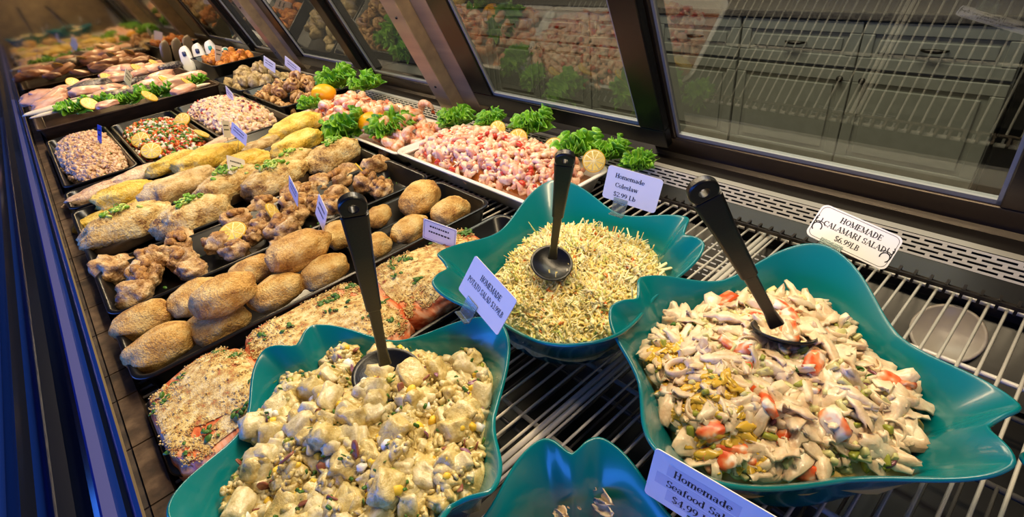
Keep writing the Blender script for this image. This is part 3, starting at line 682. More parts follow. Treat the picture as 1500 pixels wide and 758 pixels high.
def card(label, w, h, pos, M, lines=None, dashes=None, r=.005, border=False, clip=None, pick=True, mat='card_white', group=None, strip=None):
    M4 = np.eye(4); M4[:3, :3] = np.array(M); p = np.array(pos) + M4[:3, 1] * (-h / 2); M4[:3, 3] = p     # origin at the lower edge
    root = thing('price_card', label, 'price card', group=group); root.matrix_world = Matrix(M4.tolist())
    m = MB(); ro = rrect(w, h, r, 5); m.add(*loft([[(x, y + h / 2, z) for x, y in ro] for z in (-.0005, .0005)]))
    link('card_plate', m.mesh('card_plate', False), mat, root)
    m = MB()
    if lines: text_mb(m, [(t, x, y, hh, wf) for t, x, y, hh, wf in lines])
    if dashes:
        for x0, x1, y, t in dashes:
            x = x0
            while x < x1:
                e = min(x + w * (.03 + .05 * random.random()), x1); m.add([(x, y, 0), (e, y, 0), (e, y + t, 0), (x, y + t, 0)], [(0, 1, 2, 3)]); x = e + w * .018
    if m.n: link('lettering', m.mesh('lettering', False), 'ink', root, (0, 0, .0007))
    if border:
        m = MB(); a = rrect(w - .005, h - .005, r * .9, 6); b = rrect(w - .0062, h - .0062, r * .85, 6); n = len(a)
        m.add([(x, y + h / 2, 0) for x, y in a + b], [(i, (i + 1) % n, n + (i + 1) % n, n + i) for i in range(n)])
        if border == 2:
            for sx in (-1, 1):
                for cx, cy, rx, ry, a0, a1, t in ((.042, .018, .006, .007, -60, 200, .0016), (.0445, .03, .004, .006, 150, 420, .0014), (.041, .024, .007, .003, 20, 190, .0012), (.046, .022, .002, .009, -80, 90, .0014)):
                    aa = np.radians(np.linspace(a0, a1, 12)); cx = cx * w / .1
                    for i in range(11):
                        q = [(sx * (cx + (rx + k * t / 2) * math.cos(aa[j])), cy + (ry + k * t / 2) * math.sin(aa[j]), 0) for j in (i, i + 1) for k in (-1, 1)]
                        m.add(q, [(0, 1, 3, 2)])
        link('border', m.mesh('border', False), 'ink', root, (0, 0, .0007))
    if strip:
        for x0, x1, y0, y1 in strip:
            m = MB(); m.box(x0, x1, y0, y1, 0, .0001); link('paper_strip', m.mesh('paper_strip', False), 'card_tape', root, (0, 0, .0005))
    if clip:
        cx, cw, ch = clip; m = MB()
        m.box(cx - cw / 2, cx + cw / 2, -ch, .006, .0008, .0022); m.box(cx - cw / 2, cx + cw / 2, -ch, -ch + .0015, .0022, .010); m.box(cx - cw / 2, cx + cw / 2, -.001, .006, -.002, -.0007); m.box(cx - cw / 2, cx + cw / 2, -.0022, -.001, -.002, .0022)
        link('clip', m.mesh('clip', False), 'acrylic', root)
    elif pick:
        m = MB(); m.box(-.0012, .0012, -.035, .004, -.0016, -.0006); link('pick', m.mesh('pick', False), 'acrylic', root)
    return root
card('white card reading Homemade Coleslaw clipped to the coleslaw bowl', .086, .052, [0.578, 0.4269, 0.1956], [[0.2402, 0.2529, -0.9372], [-0.9594, -0.0849, -0.2688], [-0.1475, 0.9638, 0.2222]],
     [('Homemade', -.006, .036, .0068, 1.0), ('Coleslaw', -.008, .022, .0068, 1.0), ('$2.99 Lb', -.008, .008, .0068, 1.0)], clip=(-.012, .022, .020))
card('white card reading HOMEMADE POTATO SALAD clipped to the potato salad bowl', .086, .054, [0.28, 0.4159, 0.1795], [[-0.1104, 0.4491, -0.8866], [-0.9551, -0.2947, -0.0304], [-0.275, 0.8434, 0.4615]],
     [('HOMEMADE', .002, .035, .0075, .72), ('POTATO SALAD $3.99LB', 0, .021, .0075, .62)], clip=(-.012, .022, .020), r=.003)
card('white bordered card reading HOMEMADE CALAMARI SALAD clipped to its bowl', .108, .054, [0.738, 0.1694, 0.1292], [[0.1296, 0.802, -0.5831], [-0.9546, -0.0581, -0.292], [-0.2681, 0.5945, 0.7581]],
     [('HOMEMADE', .004, .037, .0082, .88), ('CALAMARI SALAD', .001, .0235, .0082, .85), ('$6.99LB', -.002, .0095, .0082, .80)], border=2, clip=(-.018, .030, .020), r=.009)
card('blue-lit card reading Homemade Seafood Salad on the almost empty bowl', .1, .056, [0.2448, 0.103, 0.1394], [[0.1388, 0.1808, -0.9737], [-0.9877, -0.0459, -0.1493], [-0.0717, 0.9824, 0.1722]],
     [('Homemade', -.006, .0365, .0075, .95), ('Seafood Salad', -.004, .0225, .0075, .92), ('$4.99 Lb', -.008, .009, .0075, .92)], clip=(0, .022, .02), r=.004, strip=((-.036, .024, .0345, .047), (-.044, .036, .0205, .0332), (-.032, .016, .007, .0195)))
# ---------------------------------------------------------------- trays
def tray(label, x0, x1, y0, y1, h=.05, mat='tray_black', r=.03, z=0.0, wall=.02, lip=.009, group='black plastic display trays', name='display_tray'):
    c = ((x0 + x1) / 2, (y0 + y1) / 2, z); m = MB(); m.add(*loft(tray_rings(x1 - x0, y1 - y0, h, r, wall, lip)))
    return tag(link(name, m.mesh(name), mat, None, c), label, 'tray', group)
TX0, TX1 = -.095, .60
nmat('brown_tray', [(.3, '#2a1d12'), (.6, '#4a3623')], 12, 4, .4, .3, 40, stretch=(1, 6, 6))
tray('black tray holding the crumb-topped salmon, nearest of the long trays', TX0, TX1, .585, .785, .034)
tray('black tray holding the golden breaded patties', TX0, TX1, .800, 1.012)
tray('black tray holding the browned stuffed mushrooms and lemon', TX0, TX1, 1.034, 1.25)
tray('black tray holding the crusted fish topped with green onion', TX0, TX1, 1.270, 1.462)
tray('black tray holding the yellow egg-battered fillets', TX0, TX1, 1.482, 1.690)
tray('black tray holding the pale pink fish, farthest of the long trays', TX0, TX1, 1.705, 1.885)
tray('black tray of pinkish crumb mix beside the front ledge', -.09, .108, 1.925, 2.64)
tray('black tray of red and green pepper salsa', .118, .345, 1.905, 2.60)
tray('black tray of pale crab mix with red bits', .356, .61, 1.90, 2.62)
tray('black tray of browned whelks below the stainless post', .62, .93, 2.06, 2.53, .06)
tray('black tray of tan stuffed clams behind the whelks', .62, .93, 2.545, 3.0, .06)
t = tray('tall black tray of orange breaded pieces, farthest on the right', .66, .93, 3.02, 3.5, .11, r=.035)
tray('low dark tray with the raw fish display at the far end', -.10, .60, 2.74, 3.82, .075, 'brown_tray', .02, group=None)
tray('white platter of cooked shrimp with lettuce', .632, .872, 1.245, 1.985, .046, 'porcelain', .04, 0, .035, .012, 'white platters')
tray('white platter of seafood ceviche behind the coleslaw bowl', .636, .880, .70, 1.285, .05, 'porcelain', .035, 0, .03, .012, 'white platters')

# ---------------------------------------------------------------- foods: materials
nmat('patty', [(.3, '#a06a28'), (.47, '#d9a654'), (.68, '#f2d590')], 3.2, 5, .5, .9, 26, fine=(40, .55), dist=.007)
nmat('crumb', [(.30, '#b56a40'), (.40, '#b8904e'), (.52, '#dfc27c'), (.7, '#f4e2ae')], 90, 4, .6, 1.0, 300, fine=(500, .5), dist=.003)
nmat('salmon', [(.35, '#c8552a'), (.5, '#e58a56'), (.62, '#f0b48c')], 14, 2, .35, .2, 120, sss=.1, stretch=(6, 1, 8), coat=.15)
nmat('mushroom', [(.28, '#5a3a1c'), (.43, '#a97a44'), (.55, '#d6ae76'), (.74, '#efd8ac')], 3, 5, .38, .8, 14, fine=(22, .4), coat=.15, dist=.007)
nmat('mushroom_stuffing', [(.3, '#8a5a30'), (.55, '#c7924f'), (.8, '#e0bd86')], 9, 5, .5, .7, 23.400000000000002, dist=.007)
nmat('crust', [(.32, '#8a5c26'), (.46, '#d8b066'), (.66, '#f4e0a8')], 6, 5, .5, 1.0, 30, fine=(45, .6), dist=.007)
nmat('fish_skin', [(.3, '#1d1812'), (.6, '#4a3622')], 4, 3, .4, .2, 10.4)
nmat('egg_fish', [(.3, '#b4841e'), (.46, '#e8c040'), (.68, '#f6e088')], 4, 5, .45, .9, 22, fine=(35, .5), dist=.007)
nmat('breaded_fish', [(.3, '#a88757'), (.55, '#d6b98a'), (.8, '#ecdab5')], 90, 5, .6, .7, 200)
nmat('pink_fish', [(.3, '#c79a7c'), (.55, '#e6c6a8'), (.8, '#f2e0ca')], 40, 4, .4, .4, 120, sss=.08)
nmat('breaded_fillet', [(.3, '#a87c40'), (.48, '#dcb97a'), (.68, '#f0dcae')], 6, 5, .6, 1.0, 34, fine=(60, .6), dist=.007)
nmat('pale_fillet', [(.3, '#bf8f6c'), (.5, '#e2c09c'), (.7, '#f0dcc0')], 5, 4, .4, .8, 20, fine=(30, .4), sss=.08, dist=.007)
nmat('raw_fish', [(.3, '#cd8f72'), (.55, '#e6b598'), (.8, '#f2d6bf')], 3, 3, .3, .2, 7.800000000000001, sss=.1, coat=.2)
nmat('white_fish', [(.3, '#d6bf96'), (.6, '#efe2c2')], 4, 3, .35, .2, 10.4, sss=.1)
nmat('raw_salmon', [(.4, '#df7a3e'), (.6, '#eda06a')], 4, 2, .3, .15, 10.4, stretch=(5, 1, 1), coat=.2)
nmat('dark_scale', [(.35, '#2b2a30'), (.55, '#6a625f'), (.7, '#b09a88')], 14, 3, .35, .3, 36.4)
nmat('shrimp', [(.3, '#db7236'), (.46, '#efb286'), (.64, '#fae2ca')], 3.5, 3, .3, .15, 9.1, sss=.15, coat=.2)
pmat('shrimp_tail', '#d9632a', .3, coat=.3)
nmat('lettuce', [(.3, '#3f7d12'), (.5, '#6fae22'), (.75, '#a8d24a')], 4, 3, .38, .3, 10.4)
nmat('kale', [(.3, '#23580f'), (.5, '#3f8018'), (.75, '#74ad2c')], 4, 3, .42, .35, 10.4)
pmat('rib_green', '#b5cf72', .4)
pmat('lemon_rind', '#e3b51e', .4, bump=.2, bscale=300); pmat('lemon_pith', '#f1e6b0', .5)
nmat('lemon_flesh', [(.3, '#d9b13a'), (.6, '#efd874')], 12, 3, .3, .3, 31.200000000000003, sss=.1)
pmat('orange_fruit', '#f2a90c', .35, bump=.25, bscale=260)
nmat('whelk', [(.28, '#5a3c22'), (.45, '#a67642'), (.6, '#d3a970'), (.8, '#eed8ae')], 4, 4, .4, .5, 10.4, dist=.007)
nmat('clam', [(.3, '#7d6540'), (.55, '#bda473'), (.8, '#e2d3ab')], 4, 4, .5, .5, 10.4, dist=.007)
nmat('orange_crust', [(.3, '#a8561a'), (.55, '#d98a34'), (.8, '#edb765')], 4, 4, .5, .5, 10.4, dist=.007)
pmat('green_onion', '#6ea32a', .4); pmat('green_onion_pale', '#b9cf6a', .4)
pmat('tomato', '#c93a1c', .3, coat=.3); pmat('pepper_orange', '#e06a24', .35, coat=.2); pmat('pepper_green', '#5d8a26', .35, coat=.2); pmat('onion_white', '#efe2cf', .35); pmat('dark_bit', '#3b241c', .5)
nmat('pink_crumb', [(.3, '#a67a58'), (.5, '#cda37e'), (.75, '#e8cba8')], 120, 4, .5, .7)
pmat('ceviche_juice', '#b5672c', .12, coat=.5)
nmat('ceviche_shrimp', [(.3, '#dc9a78'), (.5, '#efc8aa'), (.75, '#f7e4d2')], 60, 3, .28, .1, sss=.12, coat=.2)
pmat('ceviche_pink', '#e2a184', .3, coat=.2)

# ---------------------------------------------------------------- foods: builders
def pxm(px, py, z): 
    """metres per pixel at a point"""
    return depth(at(px, py, z)) / FPX
def one(name, me, mat, label, cat, px, py, z, yaw, group=None, s=1.0, tilt=(0, 0)):
    o = link(name, me, mat, None, at(px, py, z), (tilt[0], tilt[1], math.radians(yaw))); o.scale = (s, s, s) if np.isscalar(s) else s
    return tag(o, label, cat, group)
def mk(name, vf): m = MB(); m.add(*vf); return m.mesh(name)

# breaded patties
PM = [mk('breaded_patty', lump(4, (1, .68, .52), .10, 1.5, k, .035, 5, .9, .75)) for k in range(5)]
pat = [(211, 468, 43, 12, .034, 'front left corner of the patty tray'), (236, 508, 50, 8, .036, 'nearest the salmon at the front left of the patty tray'), (284, 436, 40, 30, .036, 'half hidden under the patty stacked on top at the left'),
       (328, 432, 49, 8, .078, 'stacked on top of two others at the left of its tray'), (320, 474, 46, 10, .030, 'lying under the stacked one by the tray edge'), (371, 396, 36, 5, .036, 'behind the stacked one, next to the mushroom tray'),
       (405, 428, 42, 12, .034, 'in the middle of the tray edge facing the salmon'), (436, 368, 48, 6, .066, 'large and raised, left of the potato salad spoon handle'), (476, 398, 39, 14, .032, 'just left of the potato salad spoon handle, low at the tray edge'),
       (496, 344, 33, 70, .040, 'half hidden behind the potato salad spoon handle'), (546, 363, 34, 18, .034, 'just right of the potato salad spoon handle'), (555, 317, 25, 40, .040, 'small, beside the mushroom tray right of the spoon handle'),
       (600, 336, 32, 18, .034, 'just behind the small bordered card'), (615, 290, 40, 30, .044, 'long, at the back right of the patty tray'), (660, 309, 34, 14, .036, 'rightmost of the tray, nearest the white platter')]
for i, (px, py, hw, yaw, z, w) in enumerate(pat):
    z += .010; L = 2 * hw * pxm(px, py, z) * .98
    one('breaded_patty', PM[i % 5], 'patty', f'golden breaded patty {w}', 'patty', px, py, z, yaw, 'breaded patties in the black tray', L)

# salmon fillets with crumb topping and parsley
def salmon(label, x0, x1, y0, y1, seed, yaw=0, tilt=0.0):
    c = np.array([(x0 + x1) / 2, (y0 + y1) / 2, .006]); root = thing('salmon_fillet', label, 'salmon', c, math.radians(yaw), 'crumb-topped salmon fillets')
    a, b, h = (x1 - x0), (y1 - y0), .052
    v, f = lump(5, (a, b, h), .06, 1.3, seed, .025, 4, .48, .8); v[:, 2] += h * .46 + .014 * nzv(v, seed)
    v[:, 2] += tilt * v[:, 0]
    m = MB(); m.add(v, f); link('fillet', m.mesh('fillet'), 'salmon', root)
    top = {}
    m = MB(); keep = []; zmax = v[:, 2]
    sel = [q for q in f if all(max(abs(v[i][0]) / (a / 2), abs(v[i][1]) / (b / 2)) < .93 + .10 * nz(v[i], 40, seed) and (v[i][2] - tilt * v[i][0]) > h * .80 + .016 * nz(v[i], 12, seed) * 0 + .012 * nz(v[i], 55, seed) - .004 * abs(noise.noise(Vector((v[i][0] * 60, v[i][1] * 60, seed)))) * 2 for i in q)]
    idx = sorted({i for q in sel for i in q}); mp = {i: k for k, i in enumerate(idx)}
    tv = v[idx] + np.array([0, 0, .0016]); m.add(tv, [tuple(mp[i] for i in q) for q in sel])
    ct = [lump(1, (1, .8, .7), .2, 2, k) for k in range(4)]
    pts = tv[rng.integers(len(tv), size=2000)] + rng.normal(size=(2000, 3)) * np.array([.0022, .0022, .0004])
    for p in pts:
        t = ct[rng.integers(4)]; m.add(t[0] * rng.uniform(.0016, .0038) @ rand_rot().T + p + np.array([0, 0, .0006]), t[1])
    link('crumb_topping', m.mesh('crumb_topping'), 'crumb', root)
    m = MB()
    for k in range(15):
        p = tv[rng.integers(len(tv))]
        for _ in range(rng.integers(3, 8)):
            t = sheet(1, .7, .6, k, .06, 6, 4, .6, .1); m.add(t[0] * rng.uniform(.006, .012) @ basis(np.array([0, 0, 1.]) + rng.normal(size=3) * .3, rng.random() * 6).T + p + rng.normal(size=3) * np.array([.006, .006, 0]) + np.array([-.06 * p[0], -.12 * p[1], .003]), t[1])
    link('parsley', m.mesh('parsley'), 'herb', root)['kind'] = 'stuff'
def nzv(v, seed): return np.array([noise.noise(Vector((p[0] * 12, p[1] * 12, seed))) for p in v])
salmon('crumb-topped salmon fillet at the front left end of its tray', -.092, .050, .572, .790, 3, 0)
salmon('crumb-topped salmon fillet in the middle, left of the potato salad spoon', .046, .262, .578, .792, 5, 5)
salmon('crumb-topped salmon fillet at the right, beside the coleslaw bowl', .258, .49, .596, .790, 8, -3)

# lemon slices and wedges
LEM = []
def lemon_slice(label, px, py, z, d, nrm_tilt, yaw, cat='lemon', group='lemon slices'):
    root = thing('lemon_slice', label, cat, at(px, py, z), 0, group); root.rotation_euler = (nrm_tilt[0], nrm_tilt[1], math.radians(yaw)); root.scale = (d, d, d)
    if not LEM:
        a = np.linspace(0, 2 * PI, 36, endpoint=False)
        ring = lambda r, z: [(r * math.cos(x), r * math.sin(x), z) for x in a]
        m = MB(); m.add(*loft([ring(.46, -.05), ring(.5, -.04), ring(.5, .04), ring(.46, .05), ring(.46, -.05)], False, False)); LEM.append(m.mesh('rind')); 
        m = MB(); m.add(*loft([ring(.46, -.045), ring(.46, .045)])); LEM.append(m.mesh('pith'))
        m = MB()
        for k in range(9):
            c = 2 * PI * k / 9; h = PI / 9 * .84; P = [(.05 * math.cos(c), .05 * math.sin(c))] + [(.42 * math.cos(c + h * q), .42 * math.sin(c + h * q)) for q in np.linspace(-1, 1, 6)]
            m.add(*loft([[(x, y, z) for x, y in P] for z in (-.055, .055)]))
        LEM.append(m.mesh('flesh', False))
    for nme, me, mt in (('rind', LEM[0], 'lemon_rind'), ('pith', LEM[1], 'lemon_pith'), ('flesh', LEM[2], 'lemon_flesh')): link(nme, me, mt, root)
    return root
def toward(px, py, z, el=0.5):
    return None
ST = (.9, 0)
lemon_slice('lemon slice lying flat among the stuffed mushrooms', 341, 340, .052, .058, (.35, .1), -40)
lemon_slice('lemon slice standing on edge by the mushroom cards', 401, 312, .058, .05, (1.2, .0), 60)
lemon_slice('lemon slice at the far right of the mushrooms', 529, 250, .062, .045, (1.2, 0), 80)
for lab, px, py, d, ya in (('round lemon slice between the two middle lettuce clumps of the ceviche', 759, 203, .05, -52), ('lemon slice half sunk at the back edge of the ceviche', 729, 189, .045, -55), ('half-hidden lemon slice left of the coleslaw spoon handle', 812, 217, .05, -48), ('lemon slice just right of the coleslaw spoon handle', 870, 236, .052, -52)):
    lemon_slice(lab, px, py, .075, d, (1.05, 0), ya)
for lab, px, py, z in (('whole orange half at the far end of the shrimp platter', 474, 137, .09), ('orange half at the front of the shrimp platter, behind the lettuce', 546, 180, .075)):
    root = thing('orange_half', lab, 'orange', at(px, py, z), math.radians(-50), 'orange halves')
    v, f = lump(4, (.095, .075, .066), .02, 1.5, 3, .0); link('peel', mk('peel', (v, f)), 'orange_fruit', root)

# stuffed mushrooms
def mush(seed):
    v, f = lump(4, (1, .92, .8), .22, 1.7, seed, .07, 4.5, 1, .75)
    d = np.random.default_rng(seed).normal(size=2) * .12
    rr = np.hypot(v[:, 0] - d[0], v[:, 1] - d[1]); w = np.exp(-(rr / .22) ** 2) * (v[:, 2] > 0); v[:, 2] -= .26 * w
    return v, f
MM = [mk('mushroom_cap', mush(k)) for k in range(6)]
MS = []
for k in range(4):
    m = MB()
    for q in range(7): t = lump(2, (.3, .26, .2), .2, 2, k * 9 + q); m.add(t[0] + np.array([rng.normal() * .12, rng.normal() * .12, .16 + rng.random() * .08]), t[1])
    MS.append(m.mesh('stuffing'))
mus = [(170, 394, 28), (223, 381, 24), (211, 405, 24), (197, 431, 27), (266, 355, 22), (268, 382, 20), (281, 396, 20), (318, 357, 19), (345, 368, 20), (247, 376, 18), (346, 326, 24), (389, 305, 22), (383, 334, 20), (413, 338, 24), (432, 300, 22), (431, 283, 19), (394, 322, 18), (432, 318, 20), (412, 360, 16), (466, 273, 20), (497, 264, 20), (494, 287, 18), (467, 301, 18), (487, 302, 18), (549, 243, 21), (536, 268, 20), (559, 277, 18), (514, 252, 16), (452, 283, 17), (370, 346, 15)]
for i, (px, py, hw) in enumerate(mus):
    L = 2 * hw * pxm(px, py, .045) * 1.05
    root = thing('stuffed_mushroom', 'browned stuffed mushroom in the black tray of mushrooms and lemon', 'mushroom', at(px, py, .038), random.uniform(0, 6.28), 'browned stuffed mushrooms')
    root.scale = (L, L, L * .95); root.rotation_euler[0] = random.uniform(-.5, .3); root.rotation_euler[1] = random.uniform(-.3, .3)
    link('cap', MM[i % 6], 'mushroom', root)
    if i % 3: link('stuffing', MS[i % 4], 'mushroom_stuffing', root, (0, 0, .12))
m = MB()
for k in range(60):
    x, y = rng.uniform(-.06, .57), rng.uniform(1.06, 1.22); t = sheet(1, .7, .6, k, .06, 5, 4, .6, .1); m.add(t[0] * rng.uniform(.005, .011) @ basis(np.array([0, 0, 1.]) + rng.normal(size=3) * .3, rng.random() * 6).T + np.array([x, y, .012]), t[1])
m.V = [v - np.array([.25, 1.14, .005]) for v in m.V]
tag(link('parsley_flakes', m.mesh('parsley_flakes'), 'herb', None, (.25, 1.14, .005)), 'chopped parsley scattered between the stuffed mushrooms', 'parsley', None, 'stuff')

# crusted fish with green onion
ON = []
for k in range(4):
    m = MB()
    for q in range(22):
        rg = ringt(.42, .14, 8, 4, 1, 1.8); cx, cy = rng.normal(size=2) * np.array([.12, .08])
        m.add(rg[0] * rng.uniform(.05, .085) @ basis(np.array([0, 0, 1.]) + rng.normal(size=3) * .4, 0).T + np.array([cx, cy, .30 - 1.1 * cx * cx + .02 * rng.random()]), rg[1], int(rng.random() < .4))
    ON.append(m.mesh('green_onion'))
CM = [mk('crust', lump(4, (1, .52, .42), .13, 1.5, k + 20, .07, 5, .85, .55)) for k in range(4)]
CB = mk('fish_base', lump(4, (.98, .50, .26), .05, 1.5, 4, .02, 4, .8))
cf = [(187, 335, 58, 12, 'leftmost, dark underside showing, next to the front ledge'), (288, 318, 54, 12, 'second from the left of its tray'), (337, 275, 50, 14, 'just below the small blue-tinted card'), (404, 266, 52, 18, 'in the middle, behind the two mushroom cards'), (428, 243, 40, 24, 'small, right of the middle of its tray'), (492, 229, 45, 16, 'rightmost, by the lettuce of the shrimp platter')]
for i, (px, py, hw, yaw, w) in enumerate(cf):
    z = .045; L = 2 * hw * pxm(px, py, z) * 1.02
    root = thing('crusted_fish', f'crusted fish portion with green onion, {w}', 'fish', at(px, py, z), math.radians(yaw), 'crusted fish portions'); root.scale = (L, L, L)
    link('crust', CM[i % 4], 'crust', root, (0, 0, .02)); link('fish_base', CB, 'fish_skin', root, (0, 0, -.09)); link('green_onion', ON[i % 4], ['green_onion', 'green_onion_pale'], root, (.02 * (i % 3 - 1), 0, -.04))['kind'] = 'stuff'

# egg-battered and breaded fillets
FM = [mk('battered_fillet', lump(4, (1, .5, .34), .16, 1.4, k + 30, .06, 4.5, .8, .6)) for k in range(5)]
fl = [(137, 325, 25, 12, .03, 'egg_fish', 'yellow egg-battered fillet tucked behind the leftmost crusted fish'), (185, 285, 42, 12, .05, 'egg_fish', 'yellow egg-battered fillet nearest the front ledge'), (214, 299, 30, 14, .03, 'egg_fish', 'yellow egg-battered fillet under the long breaded one'),
      (268, 272, 50, 14, .062, 'breaded_fillet', 'long tan breaded fillet leaning on the yellow ones'), (302, 234, 44, 20, .06, 'egg_fish', 'yellow egg-battered fillet behind the long breaded one'), (255, 240, 36, 12, .055, 'egg_fish', 'yellow egg-battered fillet at the back, by the pepper salsa'),
      (336, 223, 28, 20, .05, 'egg_fish', 'small yellow fillet behind the small blue-tinted card'), (362, 234, 34, 14, .05, 'egg_fish', 'yellow fillet just right of the small blue-tinted card'), (386, 213, 26, 10, .05, 'egg_fish', 'small round yellow fillet near the pair of white cards'),
      (388, 236, 24, 16, .045, 'egg_fish', 'small yellow fillet low in front of the bright one'), (436, 211, 40, 12, .062, 'egg_fish', 'bright yellow fillet at the right end of its tray'), (434, 186, 40, 8, .055, 'egg_fish', 'pale yellow fillet at the far right by the shrimp platter'),
      (398, 205, 24, 12, .045, 'breaded_fillet', 'small tan fillet between the yellow ones at the right'), (475, 200, 22, 14, .045, 'egg_fish', 'rightmost yellow fillet, against the shrimp platter lettuce')]
for i, (px, py, hw, yaw, z, mt, lab) in enumerate(fl):
    one('battered_fillet', FM[i % 5], mt, lab, 'fish fillet', px, py, z, yaw, 'battered fish fillets', 2 * hw * pxm(px, py, z) * 1.05, (random.uniform(-.25, .1), random.uniform(-.1, .1)))
FP = [mk('pink_fillet', lump(4, (1, .34, .22), .16, 1.4, k + 50, .06, 4.5, .8, .6)) for k in range(3)]
for i, (px, py, hw, yaw, z, lab) in enumerate([(150, 280, 44, 12, .04, 'pale pink fish fillet nearest the front ledge'), (200, 258, 44, 12, .045, 'pale pink breaded fish fillet in front of the crumb mix'), (110, 297, 18, 10, .03, 'tail end of a pale pink fillet at the corner by the ledge'), (330, 206, 30, 14, .045, 'pale pink fish fillet below the pair of white cards')]):
    one('fish_fillet', FP[i % 3], 'pale_fillet', lab, 'fish fillet', px, py, z, yaw, 'pale pink fish fillets', 2 * hw * pxm(px, py, z))

# crumb mix, salsa, crab mix trays
sm = [lump(1, (1, .8, .6), .25, 1.7, k) for k in range(6)]; md = [lump(2, (1, .7, .5), .25, 1.6, k) for k in range(6)]
hp = RectHeap(-.075, .095, 1.95, 2.60, .02, .055, .010, 3); mb = MB(); hp.base(mb, 0); scatter(mb, hp, 2200, md, [0, 0, 0, 1, 2], .008, .022, .5, .1, True); scatter(mb, hp, 60, sm, 3, .005, .009, .5, .4, True)
pile('crumb_mix', 'pinkish crumbly seafood mix mounded in the tray by the front ledge', 'seafood mix', mb, ['pink_crumb', 'breaded_fish', 'pink_fish', 'herb'], (.01, 2.27, .004))
hp = RectHeap(.135, .33, 1.93, 2.57, .02, .035, .008, 4); mb = MB(); hp.base(mb, 0); scatter(mb, hp, 1500, [chunk((1, .7, .5), k, 1) for k in range(5)], [0, 1, 1, 2, 3, 3, 4, 2], .008, .020, .5, .3, True); scatter(mb, hp, 500, flk[:6], [1, 1, 3, 4, 3], .014, .026, .6, .2)
pile('pepper_salsa', 'red and green diced pepper salsa in a black tray', 'salsa', mb, ['tomato', 'pepper_orange', 'onion_white', 'pepper_green', 'herb'], (.23, 2.25, .004))
for lab, px, py, d, ya in (('lemon slice at the near left corner of the pepper salsa', 206, 205, .06, -30), ('lemon slice leaning at the front edge of the pepper salsa', 222, 221, .06, -10), ('lemon slice at the far corner of the pepper salsa', 267, 176, .06, -40), ('lemon slice at the right edge of the pepper salsa', 296, 196, .05, 70)):
    lemon_slice(lab, px, py, .062, d, (.7, 0), ya)
hp = RectHeap(.375, .59, 1.95, 2.58, .025, .05, .010, 5); mb = MB(); hp.base(mb, 0); scatter(mb, hp, 1500, md, [0, 0, 0, 2], .012, .03, .5, .05, True); scatter(mb, hp, 140, sm, [1, 1, 3], .008, .016, .5, .6, True)
pile('crab_mix', 'pale crab mix with dark red bits in a black tray', 'seafood mix', mb, ['pink_fish', 'tentacle', 'breaded_fish', 'tomato'], (.48, 2.26, .004))

# whelks, stuffed clams, orange pieces
def whelk_v(k):
    m = MB(); r = np.random.default_rng(k)
    a = np.linspace(0, 4.6 * PI, 46); R = np.linspace(.36, .06, 46); pts = np.stack([R * np.cos(a), R * np.sin(a), np.linspace(-.18, .34, 46)], 1)
    v, f = tube(pts, np.linspace(.2, .06, 46) * (1 + .12 * np.sin(a * 5)), 8); m.add(v, f); return m.mesh('whelk')
WM = [whelk_v(k) for k in range(3)]
for i in range(74):
    u, v = rng.uniform(-1, 1, 2); hgt = 1 - max(abs(u), abs(v)) ** 2
    x, y = .775 + u * .125, 2.29 + v * .20; z = .025 + .085 * hgt * rng.random() ** .5
    s = rng.uniform(.045, .062); o = link('whelk', WM[i % 3], 'whelk', None, (x, y, z), tuple(rng.uniform(0, 6.28, 3))); o.scale = (s, s, s)
    tag(o, 'browned spiral whelk in the tray below the stainless post', 'whelk', 'browned whelks')
CL = [mk('stuffed_clam', lump(3, (1, .8, .6), .22, 1.7, k + 60, .1, 5, 1)) for k in range(5)]
for i in range(46):
    u, v = rng.uniform(-1, 1, 2); hgt = 1 - max(abs(u), abs(v)) ** 2
    s = rng.uniform(.05, .075); o = link('stuffed_clam', CL[i % 5], 'clam', None, (.775 + u * .12, 2.77 + v * .19, .03 + .07 * hgt * rng.random() ** .5), tuple(rng.uniform(0, 6.28, 3))); o.scale = (s, s, s)
    tag(o, 'tan stuffed clam in the tray behind the whelks', 'clam', 'tan stuffed clams')
OC = [mk('breaded_piece', lump(3, (1, .7, .5), .22, 1.7, k + 70, .1, 5, 1)) for k in range(4)]
for i in range(34):
    u, v = rng.uniform(-1, 1, 2); s = rng.uniform(.05, .075)
    o = link('breaded_piece', OC[i % 4], 'orange_crust', None, (.795 + u * .10, 3.26 + v * .19, .085 + .03 * rng.random()), tuple(rng.uniform(0, 6.28, 3))); o.scale = (s, s, s)
    tag(o, 'orange breaded piece in the tall black tray', 'breaded seafood', 'orange breaded pieces')
